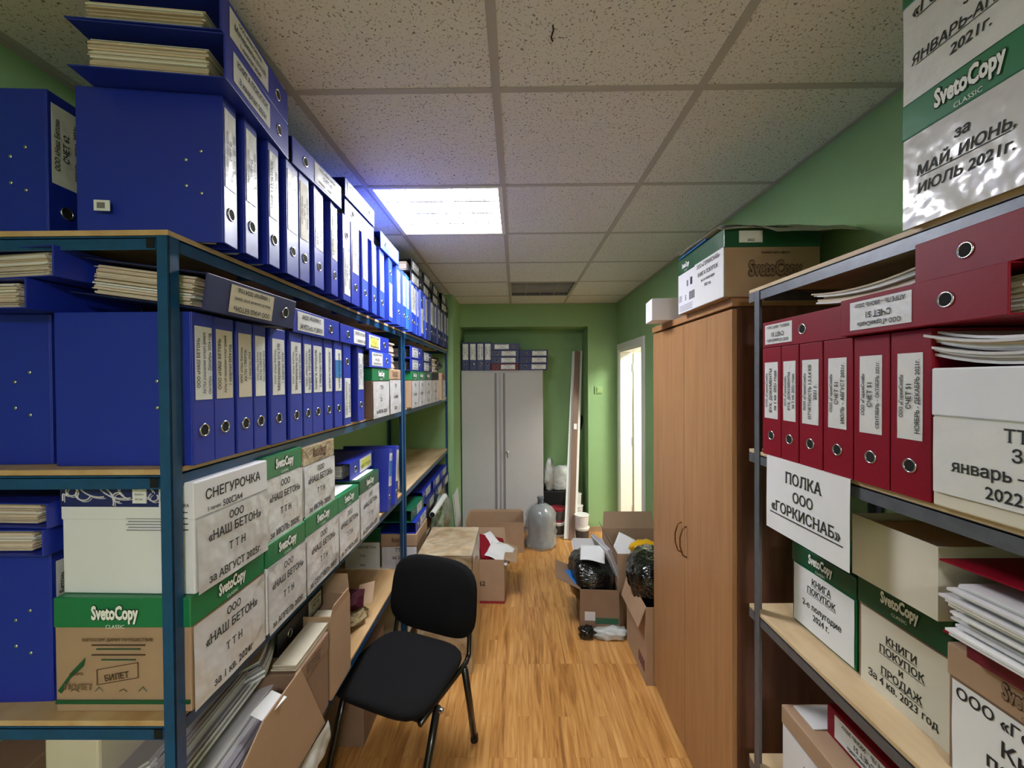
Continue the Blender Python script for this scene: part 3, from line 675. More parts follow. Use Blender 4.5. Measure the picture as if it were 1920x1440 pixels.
def near_b1(t, dx, h, dz):
    m = MB(); y = -h - 0.0012; ux, uy = (1, 0, 0), (0, 0, 1)
    logo(m, (-0.155, -h, dz - 0.043), ux, uy, 0.034)
    m.text('SVETOCOPY ДАРИТ ПУТЕШЕСТВИЕ', 0.0085, (-0.15, y, dz - 0.088), ux, uy, 'ink_brown', 0.02)
    for q, (wd, zz) in enumerate(((0.11, 0.098), (0.09, 0.106), (0.11, 0.118), (0.07, 0.128))):
        m.box(-0.15 - wd / 2, -0.15 + wd / 2, -h - 0.0011, -h + 0.001, dz - zz, dz - zz + 0.0018, ('ink_brown', 'box_green_dark')[q % 2])
    m.text('БИЛЕТ', 0.017, (-0.152, y, dz - 0.166), (0.985, 0, 0.17), (-0.17, 0, 0.985), 'ink_brown', 0.03, True)
    for zz in (-0.012, 0.019):
        m.sheet([(-0.195, y, dz - 0.167 + zz), (-0.109, y, dz - 0.152 + zz), (-0.109, y, dz - 0.1505 + zz), (-0.195, y, dz - 0.1655 + zz)], 'ink_brown', 0.0003)
    for xx, zz in ((-0.195, -0.167), (-0.1105, -0.152)): m.sheet([(xx, y, dz + zz - 0.012), (xx + 0.0015, y, dz + zz - 0.012), (xx + 0.0015, y, dz + zz + 0.0205), (xx, y, dz + zz + 0.0205)], 'ink_brown', 0.0003)
    m.text('ПОЛЕТ', 0.017, (-0.232, y, dz - 0.188), ux, uy, 'kraft_dark', 0.02)
    m.sheet([(-0.275, y, dz - 0.19), (-0.245, y, dz - 0.15), (-0.218, y, dz - 0.122), (-0.222, y, dz - 0.14), (-0.25, y, dz - 0.165), (-0.268, y, dz - 0.196)], 'box_green_dark', 0.0003)
    m.text('СКОРО', 0.008, (-0.236, y, dz - 0.158), ux, uy, 'ink_brown', 0.02)
    for k, xx in enumerate((-0.24, -0.19, -0.14, -0.1)): m.tube([(xx - 0.008, y, 0.045), (xx, y - 0.0004, 0.05 + 0.004 * (k % 2)), (xx + 0.008, y, 0.044)], 0.0008, 'box_green_dark' if k % 2 else 'ink_brown', 4)
    m.box(-dx + 0.002, -0.004, -h - 0.0011, -h + 0.001, 0.018, 0.026, 'box_green_dark')
    m.build('side_print', t)
def near_sn(t, dx, h, dz):
    m = MB(); y = -h - 0.0004
    m.box(-dx, -0.075, y - 0.0008, -h + 0.001, dz - 0.05, dz - 0.001, 'paisley_navy')
    rnd = random.Random(3)
    for cx, cz, r_, a0, a1 in ((-0.26, dz - 0.018, 0.012, 0, 6.2), (-0.235, dz - 0.024, 0.016, 2.5, 5.9), (-0.215, dz - 0.04, 0.045, -0.2, 1.6), (-0.13, dz - 0.01, 0.03, 1.8, 4.4), (-0.15, dz + 0.015, 0.06, 3.6, 5.0), (-0.1, dz - 0.02, 0.014, 0, 5), (-0.085, dz - 0.03, 0.01, 2, 7), (-0.2, dz + 0.01, 0.05, 3.4, 4.9), (-0.16, dz - 0.03, 0.012, 0.8, 5), (-0.28, dz - 0.04, 0.02, 1, 3)):
        pts = [(max(-dx + 0.006, cx + r_ * math.cos(a0 + (a1 - a0) * k / 14)), y - 0.001, min(dz - 0.003, max(dz - 0.048, cz + 0.8 * r_ * math.sin(a0 + (a1 - a0) * k / 14)))) for k in range(15)]
        m.tube(pts, 0.0016, 'paper_b', 4); m.tube([(q_[0] + 0.004, q_[1], max(dz - 0.049, q_[2] - 0.003)) for q_ in pts], 0.0008, 'paper_b', 4)
        for k in range(0, 15, 3): m.lathe([(0.0028, 0), (0.001, 0.001)], 'paper_b', 6, pts[k]) if 0 else None
    m.box(-0.128, -0.099, y - 0.0028, y - 0.0006, dz - 0.042, dz - 0.002, 'paper')
    m.text('□A4', 0.011, (-0.1135, y - 0.0028, dz - 0.013), (1, 0, 0), (0, 0, 1), 'ink', 0.01)
    m.text('бумага', 0.0055, (-0.1135, y - 0.0028, dz - 0.025), (1, 0, 0), (0, 0, 1), 'ink', 0)
    m.text('80 г/м2', 0.005, (-0.1135, y - 0.0028, dz - 0.035), (1, 0, 0), (0, 0, 1), 'ink', 0)
    for q in range(5): m.box(-0.145 + 0.004 * (q % 2), -0.06, y - 0.0003, -h + 0.001, dz - 0.075 - q * 0.006, dz - 0.074 - q * 0.006, 'ink_grey')
    m.text('СНЕГУРОЧКА', 0.0095, (-0.01, y - 0.0006, dz - 0.05), (1, 0, 0), (0, 0, 1), 'ink', 0.01, False, 0.85, 'r')
    for q in range(4): m.box(-0.05, -0.014, y - 0.0006, -h + 0.001, dz - 0.062 - q * 0.012, dz - 0.0605 - q * 0.012, 'ink')
    m.build('side_print', t)
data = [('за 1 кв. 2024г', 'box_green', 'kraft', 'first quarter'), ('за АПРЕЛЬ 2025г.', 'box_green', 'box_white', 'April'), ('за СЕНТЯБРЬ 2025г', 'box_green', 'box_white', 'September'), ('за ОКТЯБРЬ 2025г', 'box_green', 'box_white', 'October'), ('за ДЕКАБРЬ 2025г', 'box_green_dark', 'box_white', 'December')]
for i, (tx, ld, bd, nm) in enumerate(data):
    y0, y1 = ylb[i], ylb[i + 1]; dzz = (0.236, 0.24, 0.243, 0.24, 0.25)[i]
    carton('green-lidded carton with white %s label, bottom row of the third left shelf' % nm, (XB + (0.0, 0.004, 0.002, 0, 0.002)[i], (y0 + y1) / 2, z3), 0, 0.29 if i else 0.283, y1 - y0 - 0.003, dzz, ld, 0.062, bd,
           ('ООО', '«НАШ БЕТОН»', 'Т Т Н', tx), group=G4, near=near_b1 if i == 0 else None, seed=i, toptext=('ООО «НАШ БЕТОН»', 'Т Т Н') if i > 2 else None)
y0, y1 = ylb[0], ylb[1]
carton('white paper carton with printed white lid and August label, upper row by the near post', (XB + 0.006, (y0 + y1) / 2 + 0.006, z3 + 0.2365), R(-1.5), 0.285, y1 - y0 - 0.01, 0.232, 'box_white', 0.078, 'box_white', ('ООО', '«НАШ БЕТОН»', 'Т Т Н', 'за АВГУСТ 2025г.'), logo_on=False,
       lid_text=(('СНЕГУРОЧКА', 0.03, 0.034, 'c', 0.0), ('5 пачек', 0.012, 0.008, 'l', -0.085), ('500□A4', 0.02, 0.006, 'l', -0.04)), group='cartons in the upper row of the third left shelf', near=near_sn, seed=11)
y0, y1 = ylb[1], ylb[2]
carton('white-labelled carton with green lid and July label, in the upper row of cartons', (XB - 0.002, (y0 + y1) / 2 + 0.0, z3 + 0.2405), R(0), 0.285, y1 - y0 - 0.012, 0.232, 'box_green', 0.062, 'box_white', ('ООО', '«НАШ БЕТОН»', 'Т Т Н', 'за ИЮЛЬ 2025г.'), group='cartons in the upper row of the third left shelf', seed=12)
y0, y1 = ylb[2], ylb[3]
carton('brown-lidded taped carton with June label, last in the upper row of cartons', (XB - 0.002, (y0 + y1) / 2 - 0.01, z3 + 0.2435), R(0), 0.285, y1 - y0 - 0.022, 0.222, 'kraft_tape', 0.06, 'box_white', ('ООО', '«НАШ БЕТОН»', 'Т Т Н', 'за ИЮНЬ 2025г.'), group='cartons in the upper row of the third left shelf', seed=13, dark_logo=True)
# back of the third shelf near end: blue binder and flat stuffed binders behind the cartons
binder('blue binder standing behind the cartons at the near end of the third left shelf', (-0.985, 0.90, z3), (0, 0, R(2)), w=0.08, txt='b1', rivets=4)
lay('flat binder of brown papers behind the third shelf cartons, lower one', -0.965, 0.83, z3 + H + 0.003, 0.055, False, R(0), txt=None, tone='c', full=0.95, group='flat binders behind the third shelf cartons', seed=8)
lay('flat binder of brownish papers behind the cartons, close under the second board', -0.955, 0.83, z3 + H + 0.060, 0.052, False, R(-3), txt=None, tone='c', full=0.95, group='flat binders behind the third shelf cartons', seed=9)
# far end of the third shelf
binder('blue binder with blue and white label, leaning at the third left shelf end', (-0.66, 2.13, z3), (R(-9), 0, R(3)), w=0.07, txt='a9', style='b')
binder('blue binder leaning behind another at the far end, close to the middle post', (-0.655, 2.235, z3), (R(-11), 0, R(4)), w=0.07, txt='a6', style='w')
lay('dark blue binder lying flat on the cartons, behind the leaning binders', -0.70, 1.73, z3 + 0.252, 0.075, True, R(3), col='blue', txt='a9', style='y')
bx = MB().box(-0.3, 0, -0.16, 0.16, 0, 0.07, 'black').box(-0.02, 0.001, -0.14, -0.1, 0.02, 0.045, 'paper_grey').build('file_box', bevel=0.004); bx.location = (-0.86, 1.62, z3 + 0.252)
tag(bx, 'black flat file box behind the brown-lidded carton on the third left shelf', 'box')

# ---- second shelf, far end of the near rack and the far rack
XM = -0.652
ye = [yl(p, XM) for p in (698, 729.7, 752.5)]
G5 = 'cartons along the second left shelf'
carton('green-lidded carton with crumpled white label, at the far end of the near second shelf', (XM, (ye[0] + ye[1]) / 2, z2), 0, 0.3, ye[1] - ye[0] - 0.003, 0.232, 'box_green', 0.062, 'kraft_dark', ('ТТН', '22 г.', 'за ИЮНЬ 2023г'), group=G5, seed=21)
carton('kraft-lidded carton with crumpled white label, next to the middle post', (XM, (ye[1] + ye[1] + 0.215) / 2, z2), 0, 0.3, 0.212, 0.232, 'kraft', 0.055, 'kraft_dark', ('ТТН', 'за МАЙ', '2023г'), group=G5, seed=22, dark_logo=True)
zc = z2 + 0.2335
lay('flat blue binder on the green-lidded carton, lower of two before the middle post', XM + 0.004, 1.83, zc, 0.076, False, R(0), col='blue_b', txt='b1', z=(0.14, 0.29), group='flat binders on the second shelf cartons', tone='c')
lay('flat blue binder with yellow note on its label, upper of two before the middle post', XM + 0.002, 1.80, zc + 0.0775, 0.074, False, R(0), col='blue', txt='b2', style='y', z=(0.14, 0.29), group='flat binders on the second shelf cartons', tone='c')
m = MB().sheaf(-0.29, 0, -0.1, 0.1, 0, 0.15, 2, 16, ['paper_d', 'paper_grey', 'paper_c'], 0.012, 5).build('paper_pile'); m.location = (-0.70, 2.29, zc)
tag(m, 'dim pile of old papers between the flat binders and the middle post', 'paper pile')
fe = [2.575, 2.765, 2.955, 3.20, 3.50, 3.72]
fl = [('box_green', 'kraft', 'green-lidded'), ('box_green', 'box_white', 'second green-lidded'), ('box_green_dark', 'box_white', 'third green-lidded'), ('navy_black', 'box_cream', 'black-lidded taped'), ('kraft', 'kraft', 'kraft-lidded')]
for i in range(5):
    carton('%s carton with crumpled label on the second shelf of the far left rack' % fl[i][2], (XM if i < 4 else -0.63, (fe[i] + fe[i + 1]) / 2, z2), R((0, 0, 0, 0, 2)[i]), 0.29, fe[i + 1] - fe[i] - 0.004 if i < 4 else 0.2, 0.232, fl[i][0], 0.06, fl[i][1], ('ТТН', 'за 2022г', '1 кв'), group=G5, seed=30 + i, logo_on=i in (0, 1, 2, 4), dark_logo=i == 4)
lay('flat blue binder with square label beyond the middle post, lower of the first pair', XM, 2.56, zc, 0.076, False, 0, txt='b1', z=(0.12, 0.27), group='flat binders on the far second shelf cartons')
lay('flat blue binder with square label beyond the middle post, upper of the first pair', XM, 2.56, zc + 0.079, 0.076, False, 0, txt='b2', z=(0.12, 0.27), group='flat binders on the far second shelf cartons')
lay('flat dark blue binder on the far second shelf, lower of the second pair', XM, 2.90, zc, 0.07, False, 0, col='navy', txt='b1', z=(0.12, 0.27), group='flat binders on the far second shelf cartons')
lay('flat dark blue binder on the far second shelf, upper of the second pair', XM, 2.90, zc + 0.072, 0.07, False, 0, col='navy', txt='b2', z=(0.12, 0.27), group='flat binders on the far second shelf cartons')

def blob(m, rx, ry, rz, matn, amp=0.25, fr=2.2, seed=0, sub=3, flat=-0.85, c=(0, 0, 0), sq=1.0):
    bm = bmesh.new(); bmesh.ops.create_icosphere(bm, subdivisions=sub, radius=1.0)
    vs = []
    for v in bm.verts:
        p = v.co.copy()
        if sq != 1.0: p = Vector([math.copysign(abs(q) ** sq, q) for q in p])
        k = 1 + amp * noise.fractal(p * fr + Vector((seed * 5.1, seed, 0)), 0.8, 2.2, 4)
        q = Vector((p.x * rx * k, p.y * ry * k, max(p.z, flat) * rz * (k if p.z > flat else 1))); vs.append((q.x + c[0], q.y + c[1], q.z + c[2]))
    fs = [tuple(v.index for v in f.verts) for f in bm.faces]; bm.free(); m.add(vs, fs, matn); return m
t = thing('paper_bundle', 'bundle of cream papers half wrapped in black plastic on the far second shelf', 'bundle', (-0.78, 3.42, zc))
MB().sheaf(-0.13, 0.12, -0.13, 0.06, 0, 0.11, 2, 10, ['paper_c', 'paper', 'paper_d'], 0.02, 3).build('paper_stack', t)
blob(MB(), 0.15, 0.17, 0.08, 'bag_black', 0.2, 2, 4, c=(-0.01, 0.15, 0.07)).build('plastic_wrap', t, smooth=True)


# ================================================================== lowest left shelves
z4 = ZL[3] + 0.0005
def open_carton(label, loc, rz, dx, dy, dz, m1='kraft', flaps=(0.1, 0.1, 0.1, 0.1), ang=(30, 30, 30, 30), group=None, th=0.004, printed=None):
    """centre of the base at loc; walls, then flaps hinged on the rim: +x, -x, +y, -y; angle 0 = level outward, 90 = upright, <0 drooping"""
    t = thing('open_carton', label, 'box', loc, (0, 0, rz), group); a, b = dx / 2, dy / 2
    m = MB(); m.box(-a, a, -b, b, 0, th, m1); m.box(a - th, a, -b, b, th, dz, m1); m.box(-a, -a + th, -b, b, th, dz, m1); m.box(-a + th, a - th, -b, -b + th, th, dz, m1); m.box(-a + th, a - th, b - th, b, th, dz, m1)
    if printed: printed(m, a, b, dz)
    m.build('body', t)
    for i, (f, an) in enumerate(zip(flaps, ang)):
        if not f: continue
        c, s_ = math.cos(R(an)) * f, math.sin(R(an)) * f; q = 0.004
        if i < 2:
            sg = 1 if i == 0 else -1; P = [(sg * a, -b + q, dz), (sg * a, b - q, dz), (sg * (a + c), b - 0.02, dz + s_), (sg * (a + c), -b + 0.02, dz + s_)]
        else:
            sg = 1 if i == 2 else -1; P = [(-a + q, sg * b, dz), (a - q, sg * b, dz), (a - 0.02, sg * (b + c), dz + s_), (-a + 0.02, sg * (b + c), dz + s_)]
        MB().sheet(P, m1, 0.003).build('flap', t)
    return t
# the slumped open carton of papers at the near end
t = thing('open_carton', 'slumped kraft carton full of papers at the near end of the lowest left shelf', 'box', (-0.80, 1.08, z4))
m = MB(); m.sheet([(0.14, -0.14, 0.0), (0.14, 0.32, -0.03), (0.14, 0.165, 0.265), (0.14, -0.02, 0.262), (0.14, -0.14, 0.20)], 'kraft', 0.004); m.build('front_panel', t)
MB().sheet([(0.135, -0.2, 0.0), (0.135, -0.2, 0.16), (-0.05, -0.2, 0.16), (-0.05, -0.2, 0.0)], 'kraft_dark', 0.004).build('side_panel', t)
m = MB()
for k in range(5): 
    zz = 0.004 + 0.018 * k; m.box(-0.17, 0.125 - 0.004 * (k % 3), -0.19 + 0.004 * (k % 2), 0.13, zz, zz + 0.017, ('paper_grey', 'paper_b', 'paper')[k % 3])
m.build('paper_stack', t)
def sheaf_obj(name, label, cat, loc, rot, sx, sy, sz, n, mats, jit=0.006, seed=1, bend=0.0, group=None):
    m = MB(); rnd = random.Random(seed); z = 0
    for k in range(n):
        h = sz / n; j = [rnd.uniform(-jit, jit) for _ in range(3)]; K = 8; vs = []; fs = []
        for i in range(K + 1):
            u = -1 + 2 * i / K; y = u * sy / 2 + j[0]; dz_ = bend * u * u
            for x in (-sx / 2 + j[1], sx / 2 + j[2]):
                for zz in (z, z + h * 0.93): vs.append((x, y, zz + dz_))
        for i in range(K):
            a = 4 * i; fs += [(a, a + 4, a + 6, a + 2), (a + 1, a + 3, a + 7, a + 5), (a, a + 1, a + 5, a + 4), (a + 2, a + 6, a + 7, a + 3)]
        fs += [(0, 2, 3, 1), (4 * K, 4 * K + 1, 4 * K + 3, 4 * K + 2)]
        m.add(vs, fs, rnd.choice(mats)); z += h
    o = m.build(name, None, loc, rot); return tag(o, label, cat, group)
sheaf_obj('paper_pile', 'dark-edged bundle of papers at the back of the slumped carton', 'papers', (-0.98, 1.34, z4 + 0.002), (0, 0, R(4)), 0.24, 0.3, 0.2, 12, ['paper_grey', 'paper_b', 'paper_d', 'paper'], 0.02, 14)
GP = 'heaps of papers on the lowest left shelf'
sheaf_obj('paper_pile', 'steep grey bundle of papers in the slumped carton by the near blue post', 'papers', (-0.835, 1.03, z4 + 0.20), (0, R(-32), R(4)), 0.21, 0.34, 0.10, 18, ['paper_grey', 'paper_b', 'paper', 'paper_grey'], 0.012, 2, 0.0, GP)
sheaf_obj('paper_pile', 'lower grey bundle of papers along the rim of the slumped carton', 'papers', (-0.775, 1.06, z4 + 0.125), (0, R(-20), R(3)), 0.16, 0.36, 0.085, 15, ['paper_grey', 'paper_b', 'paper'], 0.012, 5, 0.0, GP)
sheaf_obj('paper_pile', 'pale lavender sheaf of papers curling up before the black binder', 'papers', (-0.86, 1.26, z4 + 0.235), (R(-3), R(-22), R(24)), 0.2, 0.24, 0.05, 12, ['paper_b', 'paper', 'paper_grey'], 0.008, 4, 0.01, GP)
mb = lay('maroon binder lying between the sheaves on the lowest left shelf', -0.80, 1.20, z4 + 0.165, 0.045, False, R(12), col='maroon', txt=None, tone='w')
MB().sheet([(0.035, -0.06, 0.0), (0.05, 0.02, 0.0), (0.0, 0.03, 0.0), (-0.01, -0.05, 0.0)], 'paper').build('sheet')
o = bpy.data.objects['sheet']; o.location = (-0.70, 1.13, z4 + 0.262); o.rotation_euler = (R(6), R(12), 0); tag(o, 'single white sheet on the rim of the slumped carton', 'sheet of paper')
lay('black binder lying flat above the kraft carton on the lowest left shelf, ring showing', -0.762, 1.30, z4 + 0.2615, 0.074, True, R(1), col='black', txt='b1', style='c', z=(0.2, 0.3))
m = MB(); m.sheet([(0, 0, 0), (0, 0.32, 0.0), (0, 0.32, 0.035), (0, 0, 0.035)], 'paper_d', 0.002)
sheaf_obj('folder_pile', 'cream folders lying lengthwise on the small kraft carton', 'folders', (-0.71, 1.39, z4 + 0.262), (R(0), R(0), R(1)), 0.07, 0.3, 0.022, 5, ['paper_d', 'paper_c', 'label_cream'], 0.006, 6)
carton('small brown kraft carton under the cream folders on the lowest left shelf', (-0.665, 1.335, z4), R(0), 0.28, 0.215, 0.26, 'kraft_dark', 0.06, 'kraft_dark', dark_logo=True)
open_carton('tall open kraft carton on the lowest left shelf, one flap standing up', (-0.795, 1.545, z4), 0, 0.26, 0.17, 0.30, 'kraft', (0.03, 0.09, 0.07, 0.0), (85, 95, 70, 30))
t = thing('wicker_scrap', 'crushed wicker and dark purple wrapping on the bare lowest left shelf', 'wrapping', (-0.79, 1.93, z4 + 0.002))
blob(MB(), 0.07, 0.09, 0.035, 'wicker', 0.35, 2.4, 2, c=(0, 0, 0.03)).build('wicker_piece', t)
blob(MB(), 0.05, 0.06, 0.05, 'carton_purple', 0.4, 2.6, 5, sub=2, c=(0.01, 0.02, 0.1)).build('wrapper', t)
MB().sheet([(0.02, 0.02, 0.06), (0.09, 0.05, 0.07), (0.08, 0.12, 0.14), (0.01, 0.1, 0.13)], 'kraft').build('torn_flap', t)
bx = MB().box(-0.06, 0.06, -0.14, 0.14, 0, 0.37, 'label_cream').build('narrow_carton', None, (-0.97, 1.02, z4), bevel=0.006); tag(bx, 'narrow cream carton at the back of the lowest shelf, near end', 'box')
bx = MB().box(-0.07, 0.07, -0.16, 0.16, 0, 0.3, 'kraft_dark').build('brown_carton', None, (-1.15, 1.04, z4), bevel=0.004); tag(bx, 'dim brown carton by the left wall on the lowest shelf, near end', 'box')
z5 = 0.0005
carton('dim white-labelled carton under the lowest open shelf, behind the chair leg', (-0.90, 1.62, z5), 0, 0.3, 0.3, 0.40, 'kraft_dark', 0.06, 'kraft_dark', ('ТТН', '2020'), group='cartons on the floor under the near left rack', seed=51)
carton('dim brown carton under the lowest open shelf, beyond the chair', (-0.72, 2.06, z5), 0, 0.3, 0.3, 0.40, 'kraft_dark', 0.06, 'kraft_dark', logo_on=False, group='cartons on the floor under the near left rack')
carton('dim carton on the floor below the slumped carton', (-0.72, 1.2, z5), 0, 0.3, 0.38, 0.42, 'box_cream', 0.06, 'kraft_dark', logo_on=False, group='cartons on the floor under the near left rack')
t = thing('plastic_bag', 'creased silvery plastic bag hanging over the edge of the lowest left shelf', 'bag', (-0.655, 1.33, z4 - 0.06))
m = MB(); m.grid((0.004, -0.13, -0.05), (0, 1, 0.0), (0, 0, 1), 0.2, 0.09, 'bag_white', 14, 8, lambda p: 0.012 * noise.noise(p * 22)); m.build('bag_sheet', t, smooth=True)
# far rack, lowest visible shelf
zq = 0.5455
def face_cam(label, x, y, zb, wd, dp, hh, **k):
    return carton(label, (x, y, zb), -PI / 2, dp, wd, hh, **k)
face_cam('kraft carton with white label facing the camera, low shelf beside the middle post', -0.735, 2.56, zq, 0.225, 0.30, 0.212, lid='kraft', lid_h=0.075, body='kraft', text=('ТТН', 'за 2024', 'год'), labmat='taped', dark_logo=True, seed=61, tsize=0.03)
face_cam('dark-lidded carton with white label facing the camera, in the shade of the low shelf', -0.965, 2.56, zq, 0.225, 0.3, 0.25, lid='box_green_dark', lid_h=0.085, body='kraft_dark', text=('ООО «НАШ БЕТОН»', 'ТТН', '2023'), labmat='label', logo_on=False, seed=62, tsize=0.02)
zz = zq + 0.2135
GQ = 'binders heaped on the low shelf of the far left rack'
lay('blue binder lying flat on the kraft carton below a green binder', -0.63, 2.57, zz, 0.07, True, 0, col='blue', txt='b1', z=(0.12, 0.28), papers=False, group=GQ)
lay('dark green binder lying flat on a blue one, open end to the camera', -0.655, 2.56, zz + 0.0715, 0.075, True, R(-1), col='green_binder', txt='b2', z=(0.14, 0.26), papers=False, group=GQ)
carton('wide kraft carton under the heap of blue binders on the far low shelf', (-0.70, 3.25, zq), 0, 0.4, 0.62, 0.2, 'kraft', 0.05, 'kraft', logo_on=False)
carton('kraft carton in the last corner of the far low shelf', (-0.70, 3.82, zq), 0, 0.4, 0.4, 0.2, 'kraft', 0.05, 'kraft', logo_on=False)
i = 0
for y, q, dx in ((2.99, 0, 0), (3.0, 1, -0.03), (3.33, 0, 0), (3.34, 1, -0.02), (3.68, 0, 0.0), (3.68, 1, -0.02)):
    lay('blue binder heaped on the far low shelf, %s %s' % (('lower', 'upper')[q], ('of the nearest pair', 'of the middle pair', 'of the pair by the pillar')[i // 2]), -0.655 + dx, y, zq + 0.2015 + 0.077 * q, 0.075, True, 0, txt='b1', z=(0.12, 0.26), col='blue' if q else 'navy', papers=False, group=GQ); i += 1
m = MB(); a = Vector((0.0, -0.17, 0)); b = Vector((0.03, 0.17, 0.035)); m.tube([a, a.lerp(b, .5), b], 0.022, 'pipe_white', 18); m.tube([a + (a - b).normalized() * 0.001, a + (a - b).normalized() * 0.0015], 0.019, 'hole', 18)
o = m.build('paper_roll', None, (-0.60, 3.1, zz + 0.0)); tag(o, 'white paper roll poking out from the heap of blue binders', 'roll')
t = thing('plastic_sack', 'green and clear wrinkled plastic sack bulging from the far low shelf', 'sack', (-0.615, 3.38, zq - 0.02))
blob(MB(), 0.06, 0.3, 0.17, 'bag_green', 0.25, 2.6, 3, c=(0, 0, 0.07)).build('sack_body', t, smooth=True)

# ================================================================== floor, left side
def wrapbox(name, label, x0, x1, y0, y1, h, extra=None, m1='kraft_tape', seed=1, top=None):
    t = thing(name, label, 'box', ((x0 + x1) / 2, (y0 + y1) / 2, 0)); a, b = (x1 - x0) / 2, (y1 - y0) / 2
    MB().box(-a + 0.002, a - 0.002, -b + 0.002, b - 0.002, 0, h - 0.002, m1).build('body', t, bevel=0.006)
    dsp = lambda p: 0.001 + 0.004 * abs(noise.noise(p * 9 + Vector((seed, 0, 0))))
    m = MB(); m.grid((-a, -b, h), (1, 0, 0), (0, 1, 0), 2 * a, 2 * b, m1, 14, 18, dsp); m.grid((-a, -b, 0.002), (1, 0, 0), (0, 0, 1), 2 * a, h, m1, 12, 20, dsp); m.grid((a, -b, 0.002), (0, 1, 0), (0, 0, 1), 2 * b, h, m1, 14, 20, dsp)
    m.build('wrapping', t, smooth=True)
    if extra: extra(t, a, b, h)
    return t
def ex(t, a, b, h):
    MB().box(-0.01, 0.075, -b - 0.0075, -b - 0.003, 0.30, 0.38, 'label').build('sticker', t)
wrapbox('taped_carton', 'tall kraft carton wound in shiny tape, standing behind the black chair', -0.585, -0.262, 2.40, 2.87, 0.69, ex)
def pr(m, a, b, h):
    m.box(-a, a, -b - 0.0012, -b, 0.004, 0.022, 'bucket_red'); m.box(a, a + 0.0012, -b, b, 0.004, 0.022, 'bucket_red'); m.text('62', 0.05, (a - 0.17, -b - 0.001, 0.14), (1, 0, 0), (0, 0, 1), 'ink_brown', 0.03)
t = open_carton('small kraft carton with a red stripe at its foot, behind the taped one', (-0.26, 3.32, 0), R(-2), 0.34, 0.34, 0.34, 'kraft', (0.1, 0, 0.12, 0), (-20, 0, 70, 0), printed=pr)
sheaf_obj('red_folder', 'red folder leaning on papers in the striped carton', 'folder', (-0.2, 3.32, 0.35), (R(20), R(18), R(20)), 0.23, 0.28, 0.02, 3, ['red', 'red', 'bucket_red'], 0.004, 3)
def crumple(label, loc, rot, sx, sy, amp=0.012, m1='paper', seed=0, name='crumpled_paper'):
    m = MB(); m.grid((-sx / 2, -sy / 2, 0), (1, 0, 0), (0, 1, 0), sx, sy, m1, 10, 12, lambda p: amp * noise.noise(p * 9 + Vector((seed * 3, 1, 2))) - 0.8 * p.x * p.x)
    o = m.build(name, None, loc, rot, smooth=True); sm = o.modifiers.new('thick', 'SOLIDIFY'); sm.thickness = 0.0012; return tag(o, label, 'sheet of paper')
crumple('wrinkled white sheet spilling over the striped carton', (-0.13, 3.27, 0.355), (R(10), R(20), R(-12)), 0.19, 0.24, 0.02)
crumple('folded white sheet standing up behind the red folder', (-0.24, 3.38, 0.40), (R(25), R(-20), R(30)), 0.14, 0.15, 0.02, seed=5)
t = open_carton('large open kraft carton on the floor in front of the grey cabinet', (-0.215, 4.26, 0), R(0), 0.575, 0.36, 0.30, 'kraft', (0.015, 0.015, 0.02, 0.0), (90, 90, 80, 0))
pa = MB(); pa.box(-0.004, 0.004, -0.17, 0.17, 0, 0.58, 'sheet_white'); pa.box(0.004, 0.007, -0.17, -0.16, 0, 0.58, 'cabinet_dark').box(0.004, 0.007, 0.16, 0.17, 0, 0.58, 'cabinet_dark')
o = pa.build('board_panel', None, (-0.575, 4.2, 0), (0, R(-4.5), 0)); tag(o, 'thin white panel leaning against the green pillar', 'panel')

# ================================================================== water bottle in a clear bag
t = thing('water_bottle', 'big blue-grey water bottle in a clear bag on the floor by the cabinet', 'bottle', (0.25, 4.28, 0))
pf = [(0.06, 0.004), (0.125, 0.006), (0.135, 0.03), (0.135, 0.11), (0.129, 0.12), (0.135, 0.13), (0.135, 0.2), (0.129, 0.21), (0.135, 0.22), (0.135, 0.30), (0.128, 0.345), (0.1, 0.39), (0.06, 0.42), (0.032, 0.435), (0.03, 0.48), (0.036, 0.483), (0.036, 0.5), (0.03, 0.502)]
MB().lathe(pf, 'bottle', 32).build('bottle_body', t, smooth=True)
MB().lathe([(0.033, 0.478), (0.0335, 0.51), (0.03, 0.515)], 'blue_folder', 20).build('cap', t) if 0 else None
m = MB(); N_ = 40; vs = []; fs = []
prof = [(0.05, 0.002), (0.165, 0.003), (0.168, 0.04), (0.155, 0.08), (0.163, 0.13), (0.152, 0.18), (0.16, 0.23), (0.15, 0.28), (0.152, 0.33), (0.13, 0.37), (0.11, 0.4), (0.07, 0.425), (0.04, 0.432)]
for i, (r_, z_) in enumerate(prof):
    for j in range(N_):
        a = 2 * PI * j / N_; k = 1 + (0.16 if 0 < i < len(prof) - 2 else 0.02) * noise.noise(Vector((math.cos(a) * 4.5, math.sin(a) * 4.5, z_ * 14))); vs.append((r_ * k * math.cos(a), r_ * k * math.sin(a), z_))
for i in range(len(prof) - 1):
    for j in range(N_): fs.append((i * N_ + j, i * N_ + (j + 1) % N_, (i + 1) * N_ + (j + 1) % N_, (i + 1) * N_ + j))
m.add(vs, fs, 'bag_clear'); m.build('clear_bag', t, smooth=True)

